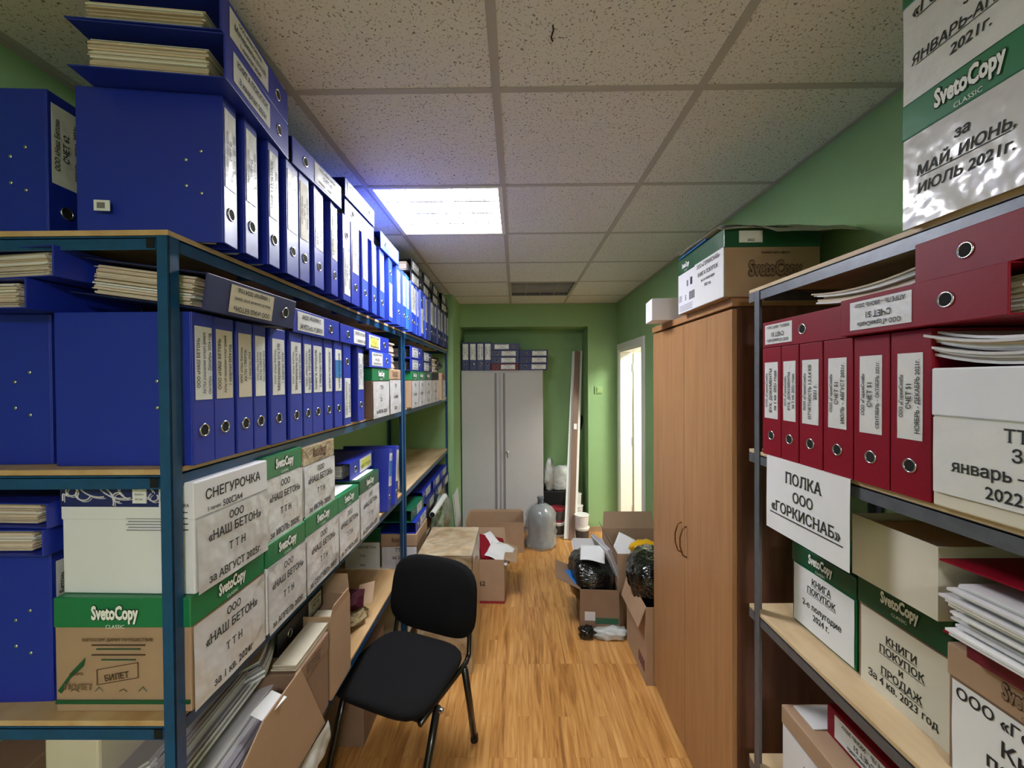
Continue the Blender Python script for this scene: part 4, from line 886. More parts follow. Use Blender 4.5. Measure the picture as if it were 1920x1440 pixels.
# ================================================================== niche: cabinet, binders on it, planks, buckets
CX0, CX1, CY, CHT = -0.615, 0.308, 4.655, 1.823
t = thing('metal_cabinet', 'tall grey two-door metal cabinet standing in the green niche', 'cabinet', ((CX0 + CX1) / 2, CY + 0.2, 0)); hw = (CX1 - CX0) / 2
MB().box(-hw, hw, -0.182, 0.18, 0.0, CHT, 'cabinet_grey').build('body', t, bevel=0.003)
def cdoor(x0, x1, chx):
    m = MB().box(x0, x1, -0.2, -0.1835, 0.05, CHT - 0.02, 'cabinet_grey'); d_ = m.build('door', t, bevel=0.003)
    return d_
d1 = cdoor(-hw + 0.004, -0.035, 0); d2 = cdoor(-0.015, hw - 0.004, 0)
MB().box(-0.085, -0.06, -0.2025, -0.1995, 0.06, CHT - 0.03, 'cabinet_dark').build('edge_strip', d1); MB().box(0.01, 0.035, -0.2025, -0.1995, 0.06, CHT - 0.03, 'cabinet_dark').build('edge_strip', d2)
m = MB(); m.lathe([(0.014, 0), (0.014, 0.01), (0.009, 0.014)], 'chrome', 14); hnd = m.build('lock', d2, (0.055, -0.2, 0.9), (PI / 2, 0, 0))
MB().tube([(0.055, -0.212, 0.9), (0.055, -0.225, 0.89), (0.058, -0.226, 0.84)], 0.006, 'chrome', 8).build('handle', d2)
zk = CHT + 0.0015; GK = 'binders on top of the grey cabinet'
for i in range(4):
    binder('dark blue upright binder on the grey cabinet, %s from the left wall' % ORD[i], (-0.565 + 0.084 * i, CY + 0.02, zk), (0, 0, -PI / 2), w=0.08, col='navy', txt=('b1', 'b2', 'a8', 'b1')[i], style='w', z=(0.12, 0.3), group=GK, papers=False)
def layx(label, x0, y, zb, w, col, right=False, **k):
    M = Matrix.Rotation(-PI / 2, 4, 'Z') @ Matrix.Rotation(PI / 2 if right else -PI / 2, 4, 'X'); d = M @ Vector((0, 0, 1)); o = Vector((x0, y, zb + w / 2))
    if d.x < 0: o -= d * H
    return binder(label, o, M.to_euler(), w=w, col=col, **k)
for q in range(4):
    layx(('dark red binder lying flat at the bottom of the middle stack on the cabinet', 'dark blue flat binder on the red one, on the cabinet', 'dark blue flat binder third up in the middle cabinet stack', 'dark blue flat binder topping the middle cabinet stack')[q], -0.285 + (0.012 if q in (3,) else 0.004 * q), CY + 0.02, zk + 0.0765 * q, 0.075, 'maroon' if q == 0 else 'navy', right=(q == 3), txt='b1', group=GK, papers=False, z=(0.12, 0.28), lw=0.7)
for q in range(3):
    layx('dark blue flat binder, %s of the right-hand stack on the grey cabinet' % ('lowest', 'middle', 'topmost')[q], 0.042 + 0.004 * q, CY + 0.02, zk + 0.0765 * q, 0.075, 'navy', txt='b2', group=GK, papers=False, z=(0.14, 0.3), lw=0.7)
def plank(name, label, a, b, w_, t_, m1, cat='plank', extra=None):
    a, b = Vector(a), Vector(b); d = (b - a); L_ = d.length; d.normalize(); side = Vector((1, 0, 0)); side = (side - d * side.dot(d)).normalized(); nrm = d.cross(side)
    M = Matrix((( side.x, nrm.x, d.x, a.x), (side.y, nrm.y, d.y, a.y), (side.z, nrm.z, d.z, a.z), (0, 0, 0, 1)))
    m = MB().box(-w_ / 2, w_ / 2, -t_ / 2, t_ / 2, 0, L_, m1); o = m.build(name); o.matrix_world = M; tag(o, label, cat)
    if extra: extra(o, L_)
    return o
plank('plank', 'long white moulding strip leaning in the niche, leftmost of the strips', (0.535, 4.42, 0.005), (0.705, 4.93, 2.05), 0.055, 0.012, 'white_gloss')
def pe(o, L_): MB().box(-0.016, 0.018, -0.013, -0.0085, L_ * 0.56, L_ * 0.59, 'paper').build('price_tag', o)
plank('plank', 'long brown moulding strip between two white ones in the niche', (0.585, 4.40, 0.005), (0.735, 4.90, 2.05), 0.06, 0.014, 'plank_brown', extra=pe)
plank('plank', 'long white moulding strip leaning in the niche, rightmost of the strips', (0.62, 4.425, 0.005), (0.77, 4.93, 2.055), 0.05, 0.012, 'white_gloss')
def bucket(label, x, y, z, r=0.06, h=0.12, body='plastic_white', band='bucket_dark', group='plastic buckets in the niche'):
    t = thing('bucket', label, 'bucket', (x, y, z), group=group)
    MB().lathe([(r * 0.9, 0), (r * 0.98, h * 0.92), (r, h * 0.93)], body, 24).build('tub', t, smooth=False)
    MB().lathe([(r * 0.925 + 0.001, h * 0.15), (r * 0.975 + 0.001, h * 0.8)], band, 24).build('print_band', t)
    MB().lathe([(r * 1.05, h * 0.93), (r * 1.07, h * 0.95), (r * 1.05, h), (r * 0.5, h)], body, 24).build('lid', t); return t
bucket('white bucket on the floor right of the moulding strips, under another', 0.705, 4.43, 0, 0.075, 0.135, band='bucket_dark')
bucket('white bucket standing on another, right of the moulding strips', 0.70, 4.43, 0.137, 0.075, 0.13, band='paper_b')
bucket('white bucket at the back right of the niche, bottom of its stack', 0.68, 4.72, 0, 0.08, 0.14)
bucket('white bucket at the back right of the niche, middle of its stack', 0.68, 4.72, 0.142, 0.08, 0.14, band='paper_b')
bucket('small white bucket at the back right of the niche, top of its stack', 0.675, 4.72, 0.284, 0.068, 0.13, band='paper_b')
bucket('white bucket with dark print left of the moulding strips', 0.46, 4.56, 0, 0.08, 0.15)
bucket('dark red bucket standing on a white one left of the strips', 0.455, 4.57, 0.152, 0.082, 0.15, body='bucket_red', band='bucket_dark')
bx = MB().box(-0.13, 0.13, -0.1, 0.1, 0, 0.42, 'black').build('black_case', bevel=0.01); bx.location = (0.43, 4.88, 0); tag(bx, 'black case on the floor of the niche behind the buckets', 'case')
t = thing('white_sack', 'white printed sack slumped in the niche behind the strips', 'sack', (0.54, 4.86, 0.425))
blob(MB(), 0.12, 0.07, 0.15, 'bag_white', 0.1, 2.4, 6, 4, c=(0, 0, 0.13), sq=0.6).build('sack_body', t, smooth=True)
t = thing('plastic_bag', 'clear and white plastic bag propped between cabinet and sack', 'bag', (0.39, 4.84, 0.425))
blob(MB(), 0.06, 0.06, 0.2, 'bag_white', 0.4, 3, 9, c=(0, 0, 0.16)).build('bag_body', t, smooth=True)
t = thing('hanging_gloves', 'dark gloves hanging on the niche wall behind the moulding strips', 'gloves', (0.735, YB - 0.001, 1.33))
MB().tube([(0, -0.001, 0.03), (0, -0.03, 0.035)], 0.004, 'chrome', 8).build('hook', t)
m = MB(); blob(m, 0.045, 0.02, 0.11, 'black', 0.3, 2.2, 3, c=(-0.025, -0.035, -0.07), flat=-1); blob(m, 0.045, 0.02, 0.1, 'black', 0.3, 2.2, 7, c=(0.035, -0.035, -0.13), flat=-1); m.build('glove_pair', t, smooth=True)

# ================================================================== chair
ct = Vector((-0.512, 1.80, 0)); wd = Vector((0.93, -0.37, 0)).normalized()
chair = thing('office_chair', 'black fabric visitor chair with black tube legs, standing in the aisle', 'chair', ct, (0, 0, math.atan2(wd.y, wd.x)))
# local: +x = to the right in the picture, -y = forward (to where a sitter faces)
def pad(W, Hh, T, dome=0.012, curve=0.0, tilt=0.0, e=4.5, mt='fabric_black', taper=0.0):
    m = MB(); n = 48; rings = []; 
    for k, (s_, z_) in enumerate([(0.0, T / 2 + dome), (0.35, T / 2 + dome * 0.9), (0.7, T / 2 + dome * 0.55), (0.9, T / 2 + dome * 0.1), (0.97, T * 0.36), (1.0, T * 0.1), (1.0, -T * 0.1), (0.97, -T * 0.36), (0.9, -T / 2), (0.4, -T / 2), (0.0, -T / 2)]):
        ring = []
        for j in range(n):
            a = 2 * PI * j / n; c, s2 = math.cos(a), math.sin(a); r = (abs(c) ** e + abs(s2) ** e) ** (-1 / e)
            x = W / 2 * s_ * r * c; y = Hh / 2 * s_ * r * s2; x *= 1 + taper * (y / (Hh / 2)); ring.append((x, y, z_ + curve * (x / (W / 2)) ** 2))
        rings.append(ring)
    vs = [v for r in rings for v in r]; fs = []
    for i in range(len(rings) - 1):
        for j in range(n): fs.append((i * n + j, (i + 1) * n + j, (i + 1) * n + (j + 1) % n, i * n + (j + 1) % n))
    return m.add(vs, fs, mt)
pad(0.47, 0.43, 0.045, 0.012, taper=-0.03).build('seat', chair, (0, -0.0, 0.445), (R(3), 0, 0), smooth=True)
pad(0.43, 0.39, 0.018, 0.0).build('seat_pan', chair, (0, 0, 0.418), (R(3), 0, 0), smooth=True)
pad(0.485, 0.355, 0.035, 0.01, curve=0.022, e=3.6, taper=-0.03).build('backrest', chair, (0.008, 0.262, 0.655), (R(80), 0, 0), smooth=True)
for s_ in (-1, 1):
    x = s_ * 0.215
    MB().tube([(x * 1.06, 0.25, 0.01), (x * 1.06, 0.205, 0.22), (x * 1.06, 0.16, 0.405)], 0.0155, 'tube_black', 12).build('leg', chair, smooth=True)
    MB().tube([(x * 1.05, -0.225, 0.01), (x * 1.06, -0.15, 0.2), (x * 1.07, -0.07, 0.405)], 0.0155, 'tube_black', 12).build('leg', chair, smooth=True)
    MB().tube([(x, -0.17, 0.403), (x, -0.05, 0.407), (x, 0.12, 0.405), (x, 0.2, 0.405), (x * 0.99, 0.232, 0.425), (x * 0.97, 0.246, 0.5), (x * 0.9, 0.275, 0.66)], 0.0115, 'tube_black', 12).build('back_upright', chair, smooth=True)
    MB().lathe([(0.018, 0), (0.019, 0.012), (0.017, 0.03)], 'black', 14).build('foot_cap', chair, (x * 1.05, -0.225, 0)); MB().lathe([(0.018, 0), (0.019, 0.012), (0.017, 0.03)], 'black', 14).build('foot_cap', chair, (x * 1.06, 0.25, 0))
    MB().lathe([(0.011, 0), (0.011, 0.012), (0.006, 0.016)], 'chrome', 10).build('bolt', chair, (x * 1.09 + s_ * 0.012, -0.075, 0.395), (0, s_ * PI / 2, 0))
MB().tube([(-0.215, -0.15, 0.398), (0.215, -0.15, 0.398)], 0.009, 'tube_black', 10).build('cross_bar', chair); MB().tube([(-0.215, 0.12, 0.398), (0.215, 0.12, 0.398)], 0.009, 'tube_black', 10).build('cross_bar', chair)

# ================================================================== wardrobe
WY0, WY1, WT = 1.455, 2.285, 2.0
t = thing('wardrobe', 'tall beech wardrobe with two doors and thin brass handles, by the right wall', 'wardrobe', ((XG + XR) / 2, (WY0 + WY1) / 2, 0)); a = (XR - 0.004 - XG) / 2; b = (WY1 - WY0) / 2
m = MB().box(-a + 0.02, a, -b, -b + 0.018, 0, WT - 0.03, 'walnut').box(-a + 0.02, a, b - 0.018, b, 0, WT - 0.03, 'walnut').box(a - 0.006, a, -b + 0.018, b - 0.018, 0, WT - 0.03, 'walnut').box(-a + 0.02, a - 0.006, -b + 0.018, b - 0.018, 0.06, 0.078, 'beech').box(-a + 0.02, -a + 0.036, -b + 0.018, b - 0.018, 0, 0.06, 'beech')
m.build('body', t, bevel=0.001)
MB().box(-a - 0.004, a, -b - 0.004, b + 0.004, WT - 0.029, WT, 'beech').build('top_panel', t, bevel=0.0015)
for s_ in (-1, 1):
    y0, y1 = (-b + 0.001, -0.0012) if s_ < 0 else (0.0012, b - 0.001)
    dd = MB().box(-a - 0.0, -a + 0.0185, y0, y1, 0.035, WT - 0.038, 'beech').build('door', t, bevel=0.001)
    yh = s_ * 0.028; hp = [(-a - 0.001, yh, 1.06), (-a - 0.018, yh, 1.05), (-a - 0.03, yh, 1.01), (-a - 0.03, yh, 0.97), (-a - 0.018, yh, 0.93), (-a - 0.001, yh, 0.92)]
    MB().tube(hp, 0.003, 'brass_dark', 8).build('handle', dd, smooth=True)
# on the wardrobe
def near_w(t, dx, h, dz):
    m = MB(); y = -h - 0.001; logo(m, (-0.17, -h - 0.001, 0.09), (1, 0, 0), (0, 0, 1), 0.058, False, 0.6, True); m.text('бумага офисная', 0.012, (-0.17, y, 0.155), (1, 0, 0), (0, 0, 1), 'ink_brown', 0.02); m.build('side_print', t)
# its long face looks into the aisle: front faces -x
def lblart(t, dx, dy, dz):
    m = MB(); x = 0.0012
    m.box(-0.001, x, -dy / 2 + 0.0, dy / 2 - 0.0, 0.0, 0.14, 'box_white')
    return m
t = carton('big A3 carton with dark green lid on top of the beech wardrobe', (0.722, 1.635, WT + 0.0005), PI, 0.33, 0.40, 0.236, 'box_green_dark', 0.066, 'kraft', logo_on=False)
m = MB(); m.box(-0.001, 0.0012, -0.198, 0.198, 0.001, 0.168, 'box_white')
logo(m, (0.0002, -0.12, 0.19), (0, 1, 0), (0, 0, 1), 0.026, True)
m.text('5', 0.03, (0.0012, -0.12, 0.05), (0, 1, 0), (0, 0, 1), 'ink', 0.03, False, 0.8)
for k in range(9): m.box(0.001, 0.0016, -0.085 + 0.006 * k, -0.085 + 0.006 * k + 0.0035, 0.045, 0.078, 'ink')
for k in range(7): m.box(0.001, 0.0016, -0.19 + 0.002 * (k % 2), -0.16, 0.05 + 0.004 * k, 0.052 + 0.004 * k, 'ink_grey')
for k in range(5): m.box(0.001, 0.0016, -0.185, -0.05 - 0.01 * (k % 2), 0.03 - 0.0055 * k, 0.032 - 0.0055 * k, 'ink_grey')
m.box(0.001, 0.0016, -0.11, -0.095, 0.105, 0.13, 'ink_grey'); m.box(0.001, 0.0016, -0.075, -0.055, 0.105, 0.135, 'ink')
m.box(0.0012, 0.002, -0.032, 0.197, 0.002, 0.172, 'paper')
for k, (s_, z_, q) in enumerate((('ООО «ГОРКИСНАБ»', 0.148, 0.021), ('КНИГА ПОКУПОК', 0.115, 0.021), ('за 2-е полугодие', 0.092, 0.015), ('2022 год', 0.07, 0.015))): m.text(s_, q, (0.002, 0.08, z_), (0, 1, 0), (0, 0, 1), 'ink', 0.015, True)
m.build('printed_label', t)
# near side print (the side that looks at the camera)
m = MB(); logo(m, (-0.175, 0.2, 0.075), (-1, 0, 0), (0, 0, 1), 0.06, False, 0.6, True); m.text('бумага для офиса', 0.011, (-0.175, 0.2012, 0.148), (-1, 0, 0), (0, 0, 1), 'ink_brown', 0.02)
m.box(-0.13, -0.05, 0.2, 0.2022, 0.186, 0.226, 'paper'); m.text('2022', 0.012, (-0.09, 0.2022, 0.19), (-1, 0, 0), (0, 0, 1), 'ink', 0.02); m.build('side_print', t)
m = MB(); rnd = random.Random(5)
for k in range(3): m.grid((-0.16 + 0.012 * k, -0.245 + 0.012 * k, 0.004 * k + 0.004), (1, 0.04 * k, 0), (-0.04 * k, 1, 0), 0.30, 0.36, 'news', 10, 10, lambda p: 0.008 * noise.noise(p * 8 + Vector((k, 0, 0))) - 0.5 * max(0, -0.205 - p.y))
m.grid((-0.02, -0.32, 0.012), (0.98, 0.1, 0.0), (-0.12, 0.98, 0), 0.34, 0.34, 'news', 12, 12, lambda p: 0.01 * noise.noise(p * 9) - 0.55 * max(0, -0.2 - p.y))
o = m.build('newspaper', None, (0.865, 1.66, WT + 0.243)); o.modifiers.new('thick', 'SOLIDIFY').thickness = 0.001; tag(o, 'spread newspapers covering the green-lidded carton on the wardrobe', 'newspaper')
o = MB().sheet([(-0.02, -0.06, 0.0), (0.09, -0.06, 0.0), (0.09, 0.19, 0.0), (-0.02, 0.19, -0.004)], 'blue_folder', 0.004).build('plastic_folder', None, (0.735, 1.62, WT + 0.2425)); tag(o, 'blue plastic folder under the newspapers at the carton edge', 'folder')
bx = MB().box(-0.08, 0.08, -0.07, 0.07, 0, 0.105, 'box_white').build('white_carton', None, (0.745, 2.06, WT + 0.0005), (0, 0, R(-6)), bevel=0.002); tag(bx, 'small plain white carton jutting over the wardrobe top, above the door', 'box')

# ================================================================== boxes beyond the wardrobe
def pr2(m, a, b, h):
    for k in range(4): m.box(-a - 0.0012, -a, -b + 0.03 + 0.03 * k, -b + 0.048 + 0.03 * k, 0.06, 0.12, 'carton_purple')
open_carton('kraft carton on the floor against the far side of the wardrobe, bag on top', (0.93, 2.50, 0), R(0), 0.42, 0.40, 0.44, 'kraft', (0, 0.13, 0, 0), (0, -72, 0, 0), printed=pr2)
t = thing('black_bag', 'shiny black plastic bag bulging out of the carton beside the wardrobe', 'bag', (0.87, 2.54, 0.37))
blob(MB(), 0.18, 0.20, 0.17, 'bag_black', 0.11, 2.0, 8, 4, c=(0, 0, 0.12), sq=0.8).build('bag_body', t, smooth=True)
m = MB(); m.tube([(0.0, 0.02, 0.24), (0.02, 0.03, 0.29), (0.03, 0.05, 0.3)], 0.016, 'bag_black', 8); m.build('knot', t)
open_carton('tall open kraft carton with its back flap raised, beside the door', (0.915, 3.12, 0), R(0), 0.43, 0.5, 0.50, 'kraft', (0.0, 0.07, 0.13, 0.0), (0, 65, 75, 0))
b1_ = thing('yellow_bag', 'yellow plastic bag inside the tall open carton by the door', 'bag', (0.93, 2.985, 0.43)); blob(MB(), 0.11, 0.07, 0.06, 'bag_yellow', 0.3, 2.5, 3, c=(0, 0, 0.06)).build('bag_body', b1_, smooth=True)
b2_ = thing('black_bag', 'black plastic bag filling the tall open carton by the door', 'bag', (0.92, 3.15, 0.30)); blob(MB(), 0.17, 0.2, 0.1, 'bag_black', 0.12, 2.2, 5, c=(0, 0, 0.02), flat=-0.6).build('bag_body', b2_, smooth=True)
crumple('white sheet sticking up in the tall open carton by the door', (0.79, 3.04, 0.49), (R(48), R(20), R(-22)), 0.13, 0.16, 0.01, seed=8)
# low open box with black bag, in the aisle
def pr3(m, a, b, h):
    m.box(-a + 0.03, -a + 0.1, -b - 0.0012, -b, 0.08, 0.14, 'paper_b'); m.box(-a + 0.1, a - 0.005, -b - 0.0012, -b, 0.06, 0.10, 'box_green_dark')
open_carton('low kraft carton on the aisle floor with a black bag of rubbish in it', (0.57, 2.945, 0.004), R(-4), 0.26, 0.33, 0.29, 'kraft_dark', (0.0, 0.17, 0, 0.0), (0, 22, 0, 0), printed=pr3)
t = thing('black_bag', 'black rubbish bag heaped in the low carton on the aisle floor', 'bag', (0.535, 3.0, 0.16))
blob(MB(), 0.155, 0.2, 0.17, 'bag_black', 0.10, 2.0, 12, 4, c=(0, 0, 0.13), sq=0.75).build('bag_body', t, smooth=True)
crumple('white sheet lying on the black rubbish bag in the aisle', (0.54, 2.93, 0.485), (R(16), R(4), R(-10)), 0.17, 0.17, 0.012, seed=2)
o = MB().sheet([(0, 0, 0), (0.0, 0.16, 0.03), (-0.14, 0.15, 0.05), (-0.12, 0.01, 0.03)], 'blue_folder', 0.003).build('blue_sheet', None, (0.455, 2.84, 0.30), (0, R(-6), 0)); tag(o, 'blue sheet on the flap of the low carton in the aisle', 'sheet')
sheaf_obj('magazine_pile', 'grey magazine propped between black bag and tall carton', 'magazine', (0.715, 3.04, 0.42), (R(10), R(48), R(0)), 0.05, 0.3, 0.02, 3, ['paper_b', 'pipe_white', 'paper_grey'], 0.004, 3) if 0 else None
o = MB().box(-0.012, 0.012, -0.15, 0.15, 0, 0.22, 'paper_grey').box(-0.016, -0.012, -0.15, 0.15, 0, 0.22, 'paper').build('magazine', None, (0.69, 3.02, 0.33), (0, R(-22), R(12))); tag(o, 'grey and white magazine wedged between the rubbish bag and tall carton', 'magazine')
o = MB().box(-0.13, 0.13, -0.1, 0.1, 0, 0.006, 'paper').box(-0.12, 0.12, -0.1, 0.1, 0.006, 0.02, 'paper_b').build('white_folder', None, (0.57, 3.24, 0.40), (R(6), 0, R(-3))); tag(o, 'white folders lying behind the rubbish bag in the aisle', 'folder')
t = thing('plastic_bag', 'clear crumpled plastic bag under the low carton in the aisle', 'bag', (0.62, 2.735, 0.0)); blob(MB(), 0.11, 0.05, 0.035, 'bag_white', 0.4, 3, 4, c=(0, 0, 0.03)).build('bag_body', t, smooth=True)
t = thing('black_bag', 'flat scrap of black plastic on the floor at the low carton corner', 'bag', (0.46, 2.745, 0.0)); blob(MB(), 0.05, 0.05, 0.035, 'bag_black', 0.4, 3, 4, c=(0, 0, 0.03)).build('bag_body', t, smooth=True)

# ================================================================== right rack
XS = 0.752; SG = -1
def yr(px, X=XS): return at(px, 705, x=X).y
zr = ZR[1] + 0.0005; GR = 'red upright binders on the grey rack'
for i, (a_, b_, tx, dt) in enumerate([(1430, 1464, 'c1', 'slim first-quarter label'), (1465, 1497, 'c2', 'slim second-quarter label'), (1499, 1542, 'c3', 'three-line label'), (1544, 1599, 'c4', 'slightly slanted label'), (1601, 1668, 'c5', 'September label'), (1670, 1747, 'c6', 'December label')]):
    ya, yb = yr(b_), yr(a_); wv = yb - ya - 0.001
    binder('red binder with %s, %s from the far end of the grey rack' % (dt, ORD[i]), (XS, (ya + yb) / 2, zr), (0, 0, PI), w=wv, col='red', txt=tx, z=(0.11, 0.275), group=GR, lw=0.62 if i > 2 else 0.72, ring=0.06)
zf = zr + H + 0.001
lay('flat red binder over the far end of the red row on the grey rack', XS, 0.955, zf, 0.075, True, 0, side=-1, col='red', txt='c7', tone='c', ring=0.17 - 0.03, z=(0.165, 0.305)) if 0 else None
def lay_r(label, y0, zb, w, txt, z, ring, x=XS, top_far=True, **k):
    return lay(label, x, y0, zb, w, top_far, k.pop('yaw', 0), side=-1, txt=txt, z=z, ring=ring, **k)
lay_r('flat red binder over the far end of the red row on the grey rack', 0.945, zf, 0.076, 'c7', (0.185, 0.305), 0.145, col='red', tone='c', lw=0.75)
lay_r('flat red binder with shiny wide label over the nearer red binders', 0.622, zf + 0.002, 0.08, 'c8', (0.15, 0.29), 0.09, x=XS - 0.018, col='red', tone='c', lw=0.75)
lay_r('red binder lying topmost under the upper board of the grey rack', 0.475, zf + 0.084, 0.076, 'c8', (0.02, 0.13), 0.225, x=XS - 0.01, col='red', tone='c', lw=0.75, yaw=R(-3))
sheaf_obj('paper_pile', 'fanned loose papers lying on the flat red binders', 'papers', (0.90, 0.93, zf + 0.0835), (0, 0, R(4)), 0.26, 0.26, 0.028, 7, ['paper', 'paper_b', 'paper_c', 'paper_d'], 0.012, 9, 0.012)
# white cartons with ТТН on the second shelf
carton('white taped carton with January–April 2022 label on the grey rack', (XS - 0.004, 0.615, zr), PI, 0.3, 0.27, 0.245, 'box_white', 0.085, 'box_cream', ('ТТН', 'За', 'январь – апрель', '2022 год'), labmat='label', lab=(0.03, 0.03, 1.0), logo_on=False, seed=71, tsize=0.028, lsp=[0.22, 0.44, 0.68, 0.93], lab_drop=0.0)
sheaf_obj('paper_pile', 'sagging sheaf of papers on the white taped carton, under a red binder', 'papers', (0.885, 0.62, zr + 0.2475), (0, 0, 0), 0.26, 0.27, 0.045, 9, ['paper', 'paper_b', 'paper_grey', 'paper_c'], 0.01, 12, 0.02)
# sign
m = MB(); dsp = lambda p: 0.004 * noise.noise(p * 5) + 0.002
sy0, sy1 = yr(1594, 0.748), yr(1437, 0.748); W = sy1 - sy0; ztp = ZR[1] + 0.001
m.grid((0, W / 2, -0.212), (0, -1, 0), (0, 0, 1), W, 0.212, 'paper', 12, 10, dsp)
for s_, z_, q in (('ПОЛКА', -0.062, 0.042), ('ООО', -0.108, 0.038), ('«ГОРКИСНАБ»', -0.152, 0.040)): m.text(s_, q, (0, 0, z_), (0, -1, 0), (0, 0, 1), 'ink', 0.012, True, 1, 'c', 0.0012, dsp)
m.box(-0.0042, -0.0035, -0.135, 0.135, -0.162, -0.1595, 'ink')
m.grid((-0.002, W / 2, 0.0), (0, -1, 0), (1, 0, 0), W, 0.05, 'paper', 6, 2)
o = m.build('shelf_sign', None, (XG - 0.006, (sy0 + sy1) / 2, ztp)); tag(o, 'white paper sign reading ПОЛКА ООО hung over the grey rack board', 'sign')
# third shelf
zs = ZR[2] + 0.0005; XC = 0.845; GS = 'green-lidded cartons on the third right shelf'
def cy(a_, b_, X=XC): y1 = at(a_, 1100, x=X).y; y0 = at(b_, 1100, x=X).y; return y0, y1
y0, y1 = cy(1484, 1605); y0b, y1b = cy(1607, 1788)
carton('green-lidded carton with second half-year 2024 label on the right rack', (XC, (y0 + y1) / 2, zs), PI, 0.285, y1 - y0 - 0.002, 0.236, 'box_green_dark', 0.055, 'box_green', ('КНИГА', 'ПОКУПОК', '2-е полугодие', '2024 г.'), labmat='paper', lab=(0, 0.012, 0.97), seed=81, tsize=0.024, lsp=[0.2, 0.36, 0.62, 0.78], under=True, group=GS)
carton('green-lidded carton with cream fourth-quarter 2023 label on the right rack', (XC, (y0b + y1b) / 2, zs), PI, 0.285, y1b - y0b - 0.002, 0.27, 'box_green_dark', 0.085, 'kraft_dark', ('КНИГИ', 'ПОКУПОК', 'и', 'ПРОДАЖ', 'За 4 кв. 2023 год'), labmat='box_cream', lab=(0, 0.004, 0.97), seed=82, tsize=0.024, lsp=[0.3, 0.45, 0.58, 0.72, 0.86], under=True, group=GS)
yq = y0b - 0.012
carton('brown-lidded carton with bold purchase book label, nearest on the third right shelf', (XC - 0.03, yq - 0.14, zs), PI, 0.26, 0.27, 0.236, 'kraft', 0.06, 'kraft_dark', ('ООО «ГоркиСнаб»', 'Книга', 'покупок', '3 кв. 2023'), labmat='paper', lab=(0, 0.0, 0.98), seed=83, tsize=0.036, serif=False, lsp=[0.16, 0.42, 0.62, 0.86], dark_logo=True)
t = thing('white_tray', 'white open carton tray on the two green-lidded cartons', 'tray', (0.80 + 0.13, (0.985 + 0.79) / 2, zs + 0.272)); 
m = MB().box(-0.13, -0.127, -0.1, 0.1, 0, 0.142, 'box_cream').box(0.117, 0.12, -0.1, 0.1, 0, 0.142, 'box_cream').box(-0.127, 0.117, -0.1, -0.097, 0, 0.142, 'box_cream').box(-0.127, 0.117, 0.097, 0.1, 0, 0.142, 'box_cream').box(-0.127, 0.117, -0.097, 0.097, 0, 0.003, 'box_cream'); m.build('tray_body', t)
o = sheaf_obj('folder_pile', 'maroon and brown folders lying inside the white tray', 'folders', (0.925, 0.888, zs + 0.276), (0, 0, 0), 0.22, 0.17, 0.125, 5, ['maroon', 'kraft_dark', 'maroon', 'paper_d'], 0.006, 3)
lay_r('slim maroon binder under the fanned red one on the third right shelf', 0.42, zs + 0.2375, 0.034, None, (0, 0.1), 0.1, x=0.80, col='maroon', tone='w')
t = thing('ring_binder', 'red binder lying open side out, papers fanning, at the right picture edge', 'binder', (0.79, 0.592, zs + 0.239))
for z_ in (0.035, 0.165): MB().box(-0.0, 0.29, -0.165, 0.175, z_, z_ + 0.0035, 'red').build('cover_board', t, rot=(R(-3) if z_ else 0, 0, 0))
MB().box(0.286, 0.29, -0.16, 0.155, 0.039, 0.164, 'red').build('spine_board', t)
m = MB(); rnd = random.Random(4)
for k in range(18):
    zz_ = 0.041 + 0.0052 * k; yj = rnd.uniform(-0.012, 0.014); m.box(rnd.uniform(-0.025, 0.0), 0.27, -0.15 + yj, 0.15 + yj, zz_, zz_ + 0.0042, rnd.choice(['paper', 'paper_b', 'paper']), Matrix.Rotation(R(-0.5), 4, 'X'))
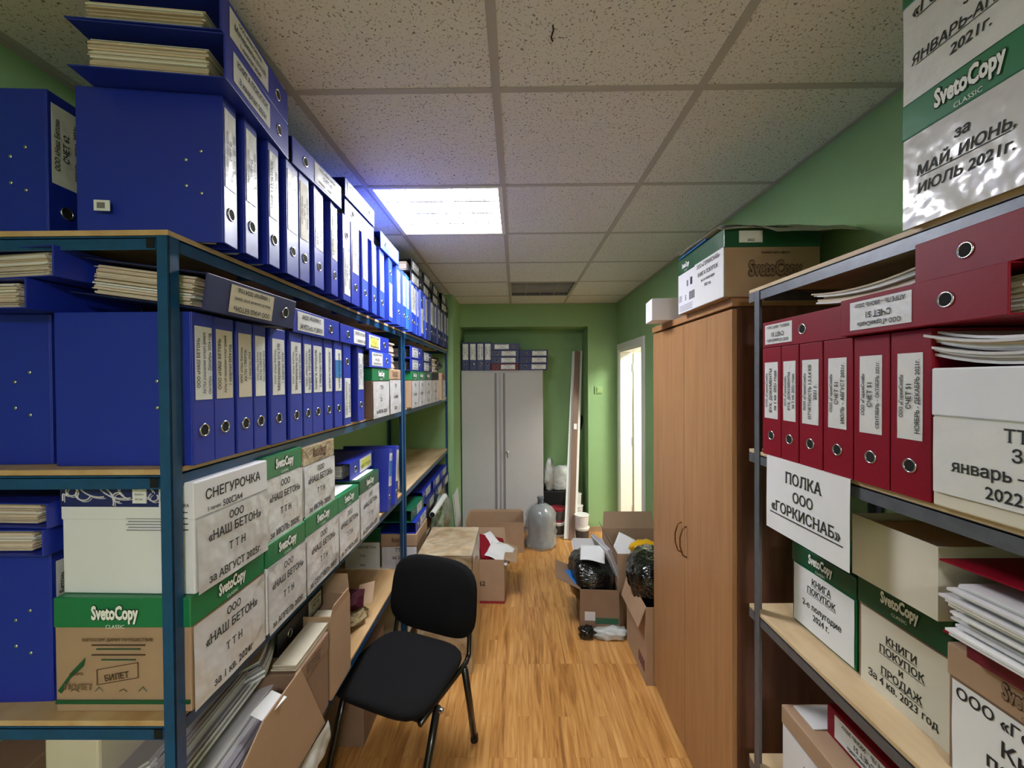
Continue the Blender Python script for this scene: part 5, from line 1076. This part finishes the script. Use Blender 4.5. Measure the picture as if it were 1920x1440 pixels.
m.build('paper_stack', t)
# fourth right shelf
zv = ZR[3] + 0.0005
carton('brown-lidded carton with white sheets on top, lowest right shelf', (0.80, 1.13, zv), PI, 0.29, 0.24, 0.245, 'kraft', 0.055, 'box_white', ('ТТН', '2020 г.'), labmat='paper', seed=91, logo_on=False, lab=(0, 0, 0.97), tsize=0.03)
o = MB().box(-0.13, 0.13, -0.035, 0.05, 0, 0.003, 'paper').build('sheet', None, (0.96, 1.19, zv + 0.2455), (0, 0, 0)); tag(o, 'white sheets on the brown-lidded carton at the lowest right shelf', 'sheets of paper')
lay_r('red binder lying on the cartons of the lowest right shelf, wide white label', 0.83, zv + 0.2475, 0.08, 'c8', (0.10, 0.29), 0.05, x=0.862, col='red', tone='c', lw=0.8)
carton('carton under the red binder on the lowest right shelf', (0.80, 0.86, zv), PI, 0.29, 0.27, 0.245, 'box_white', 0.055, 'box_white', logo_on=False)
# top right
zu = ZR[0] + 0.0005; GU = 'taped cartons on top of the grey rack'
yT = at(1689, 430, x=0.747).y
carton('taped carton with May–July 2021 label, lower one on top of the grey rack', (0.747, yT - 0.118, zu), PI, 0.3, 0.236, 0.234, 'box_green', 0.068, 'box_cream', ('', 'за', 'МАЙ, ИЮНЬ,', 'ИЮЛЬ 2021г.'), labmat='taped', lab=(0, 0.0, 1.0), seed=101, serif=False, tsize=0.025, lsp=[0.1, 0.27, 0.46, 0.66], under=True, group=GU, logo_size=0.038, tdx=-0.01, shear=0.15)
carton('taped carton with January–April 2021 label, upper one touching the ceiling side', (0.747, yT - 0.12, zu + 0.235), PI, 0.3, 0.24, 0.24, 'box_green', 0.06, 'box_cream', ('«ГОРКИСНАБ»', 'ТТН', 'за', 'ЯНВАРЬ-АПРЕЛЬ', '2021г.'), labmat='label', lab=(0, 0.0, 1.0), seed=102, serif=False, tsize=0.024, lsp=[0.16, 0.3, 0.45, 0.64, 0.82], under=True, group=GU, shear=0.15, logo_size=0.038)

bpy.data.objects.remove(_FO, do_unlink=True)
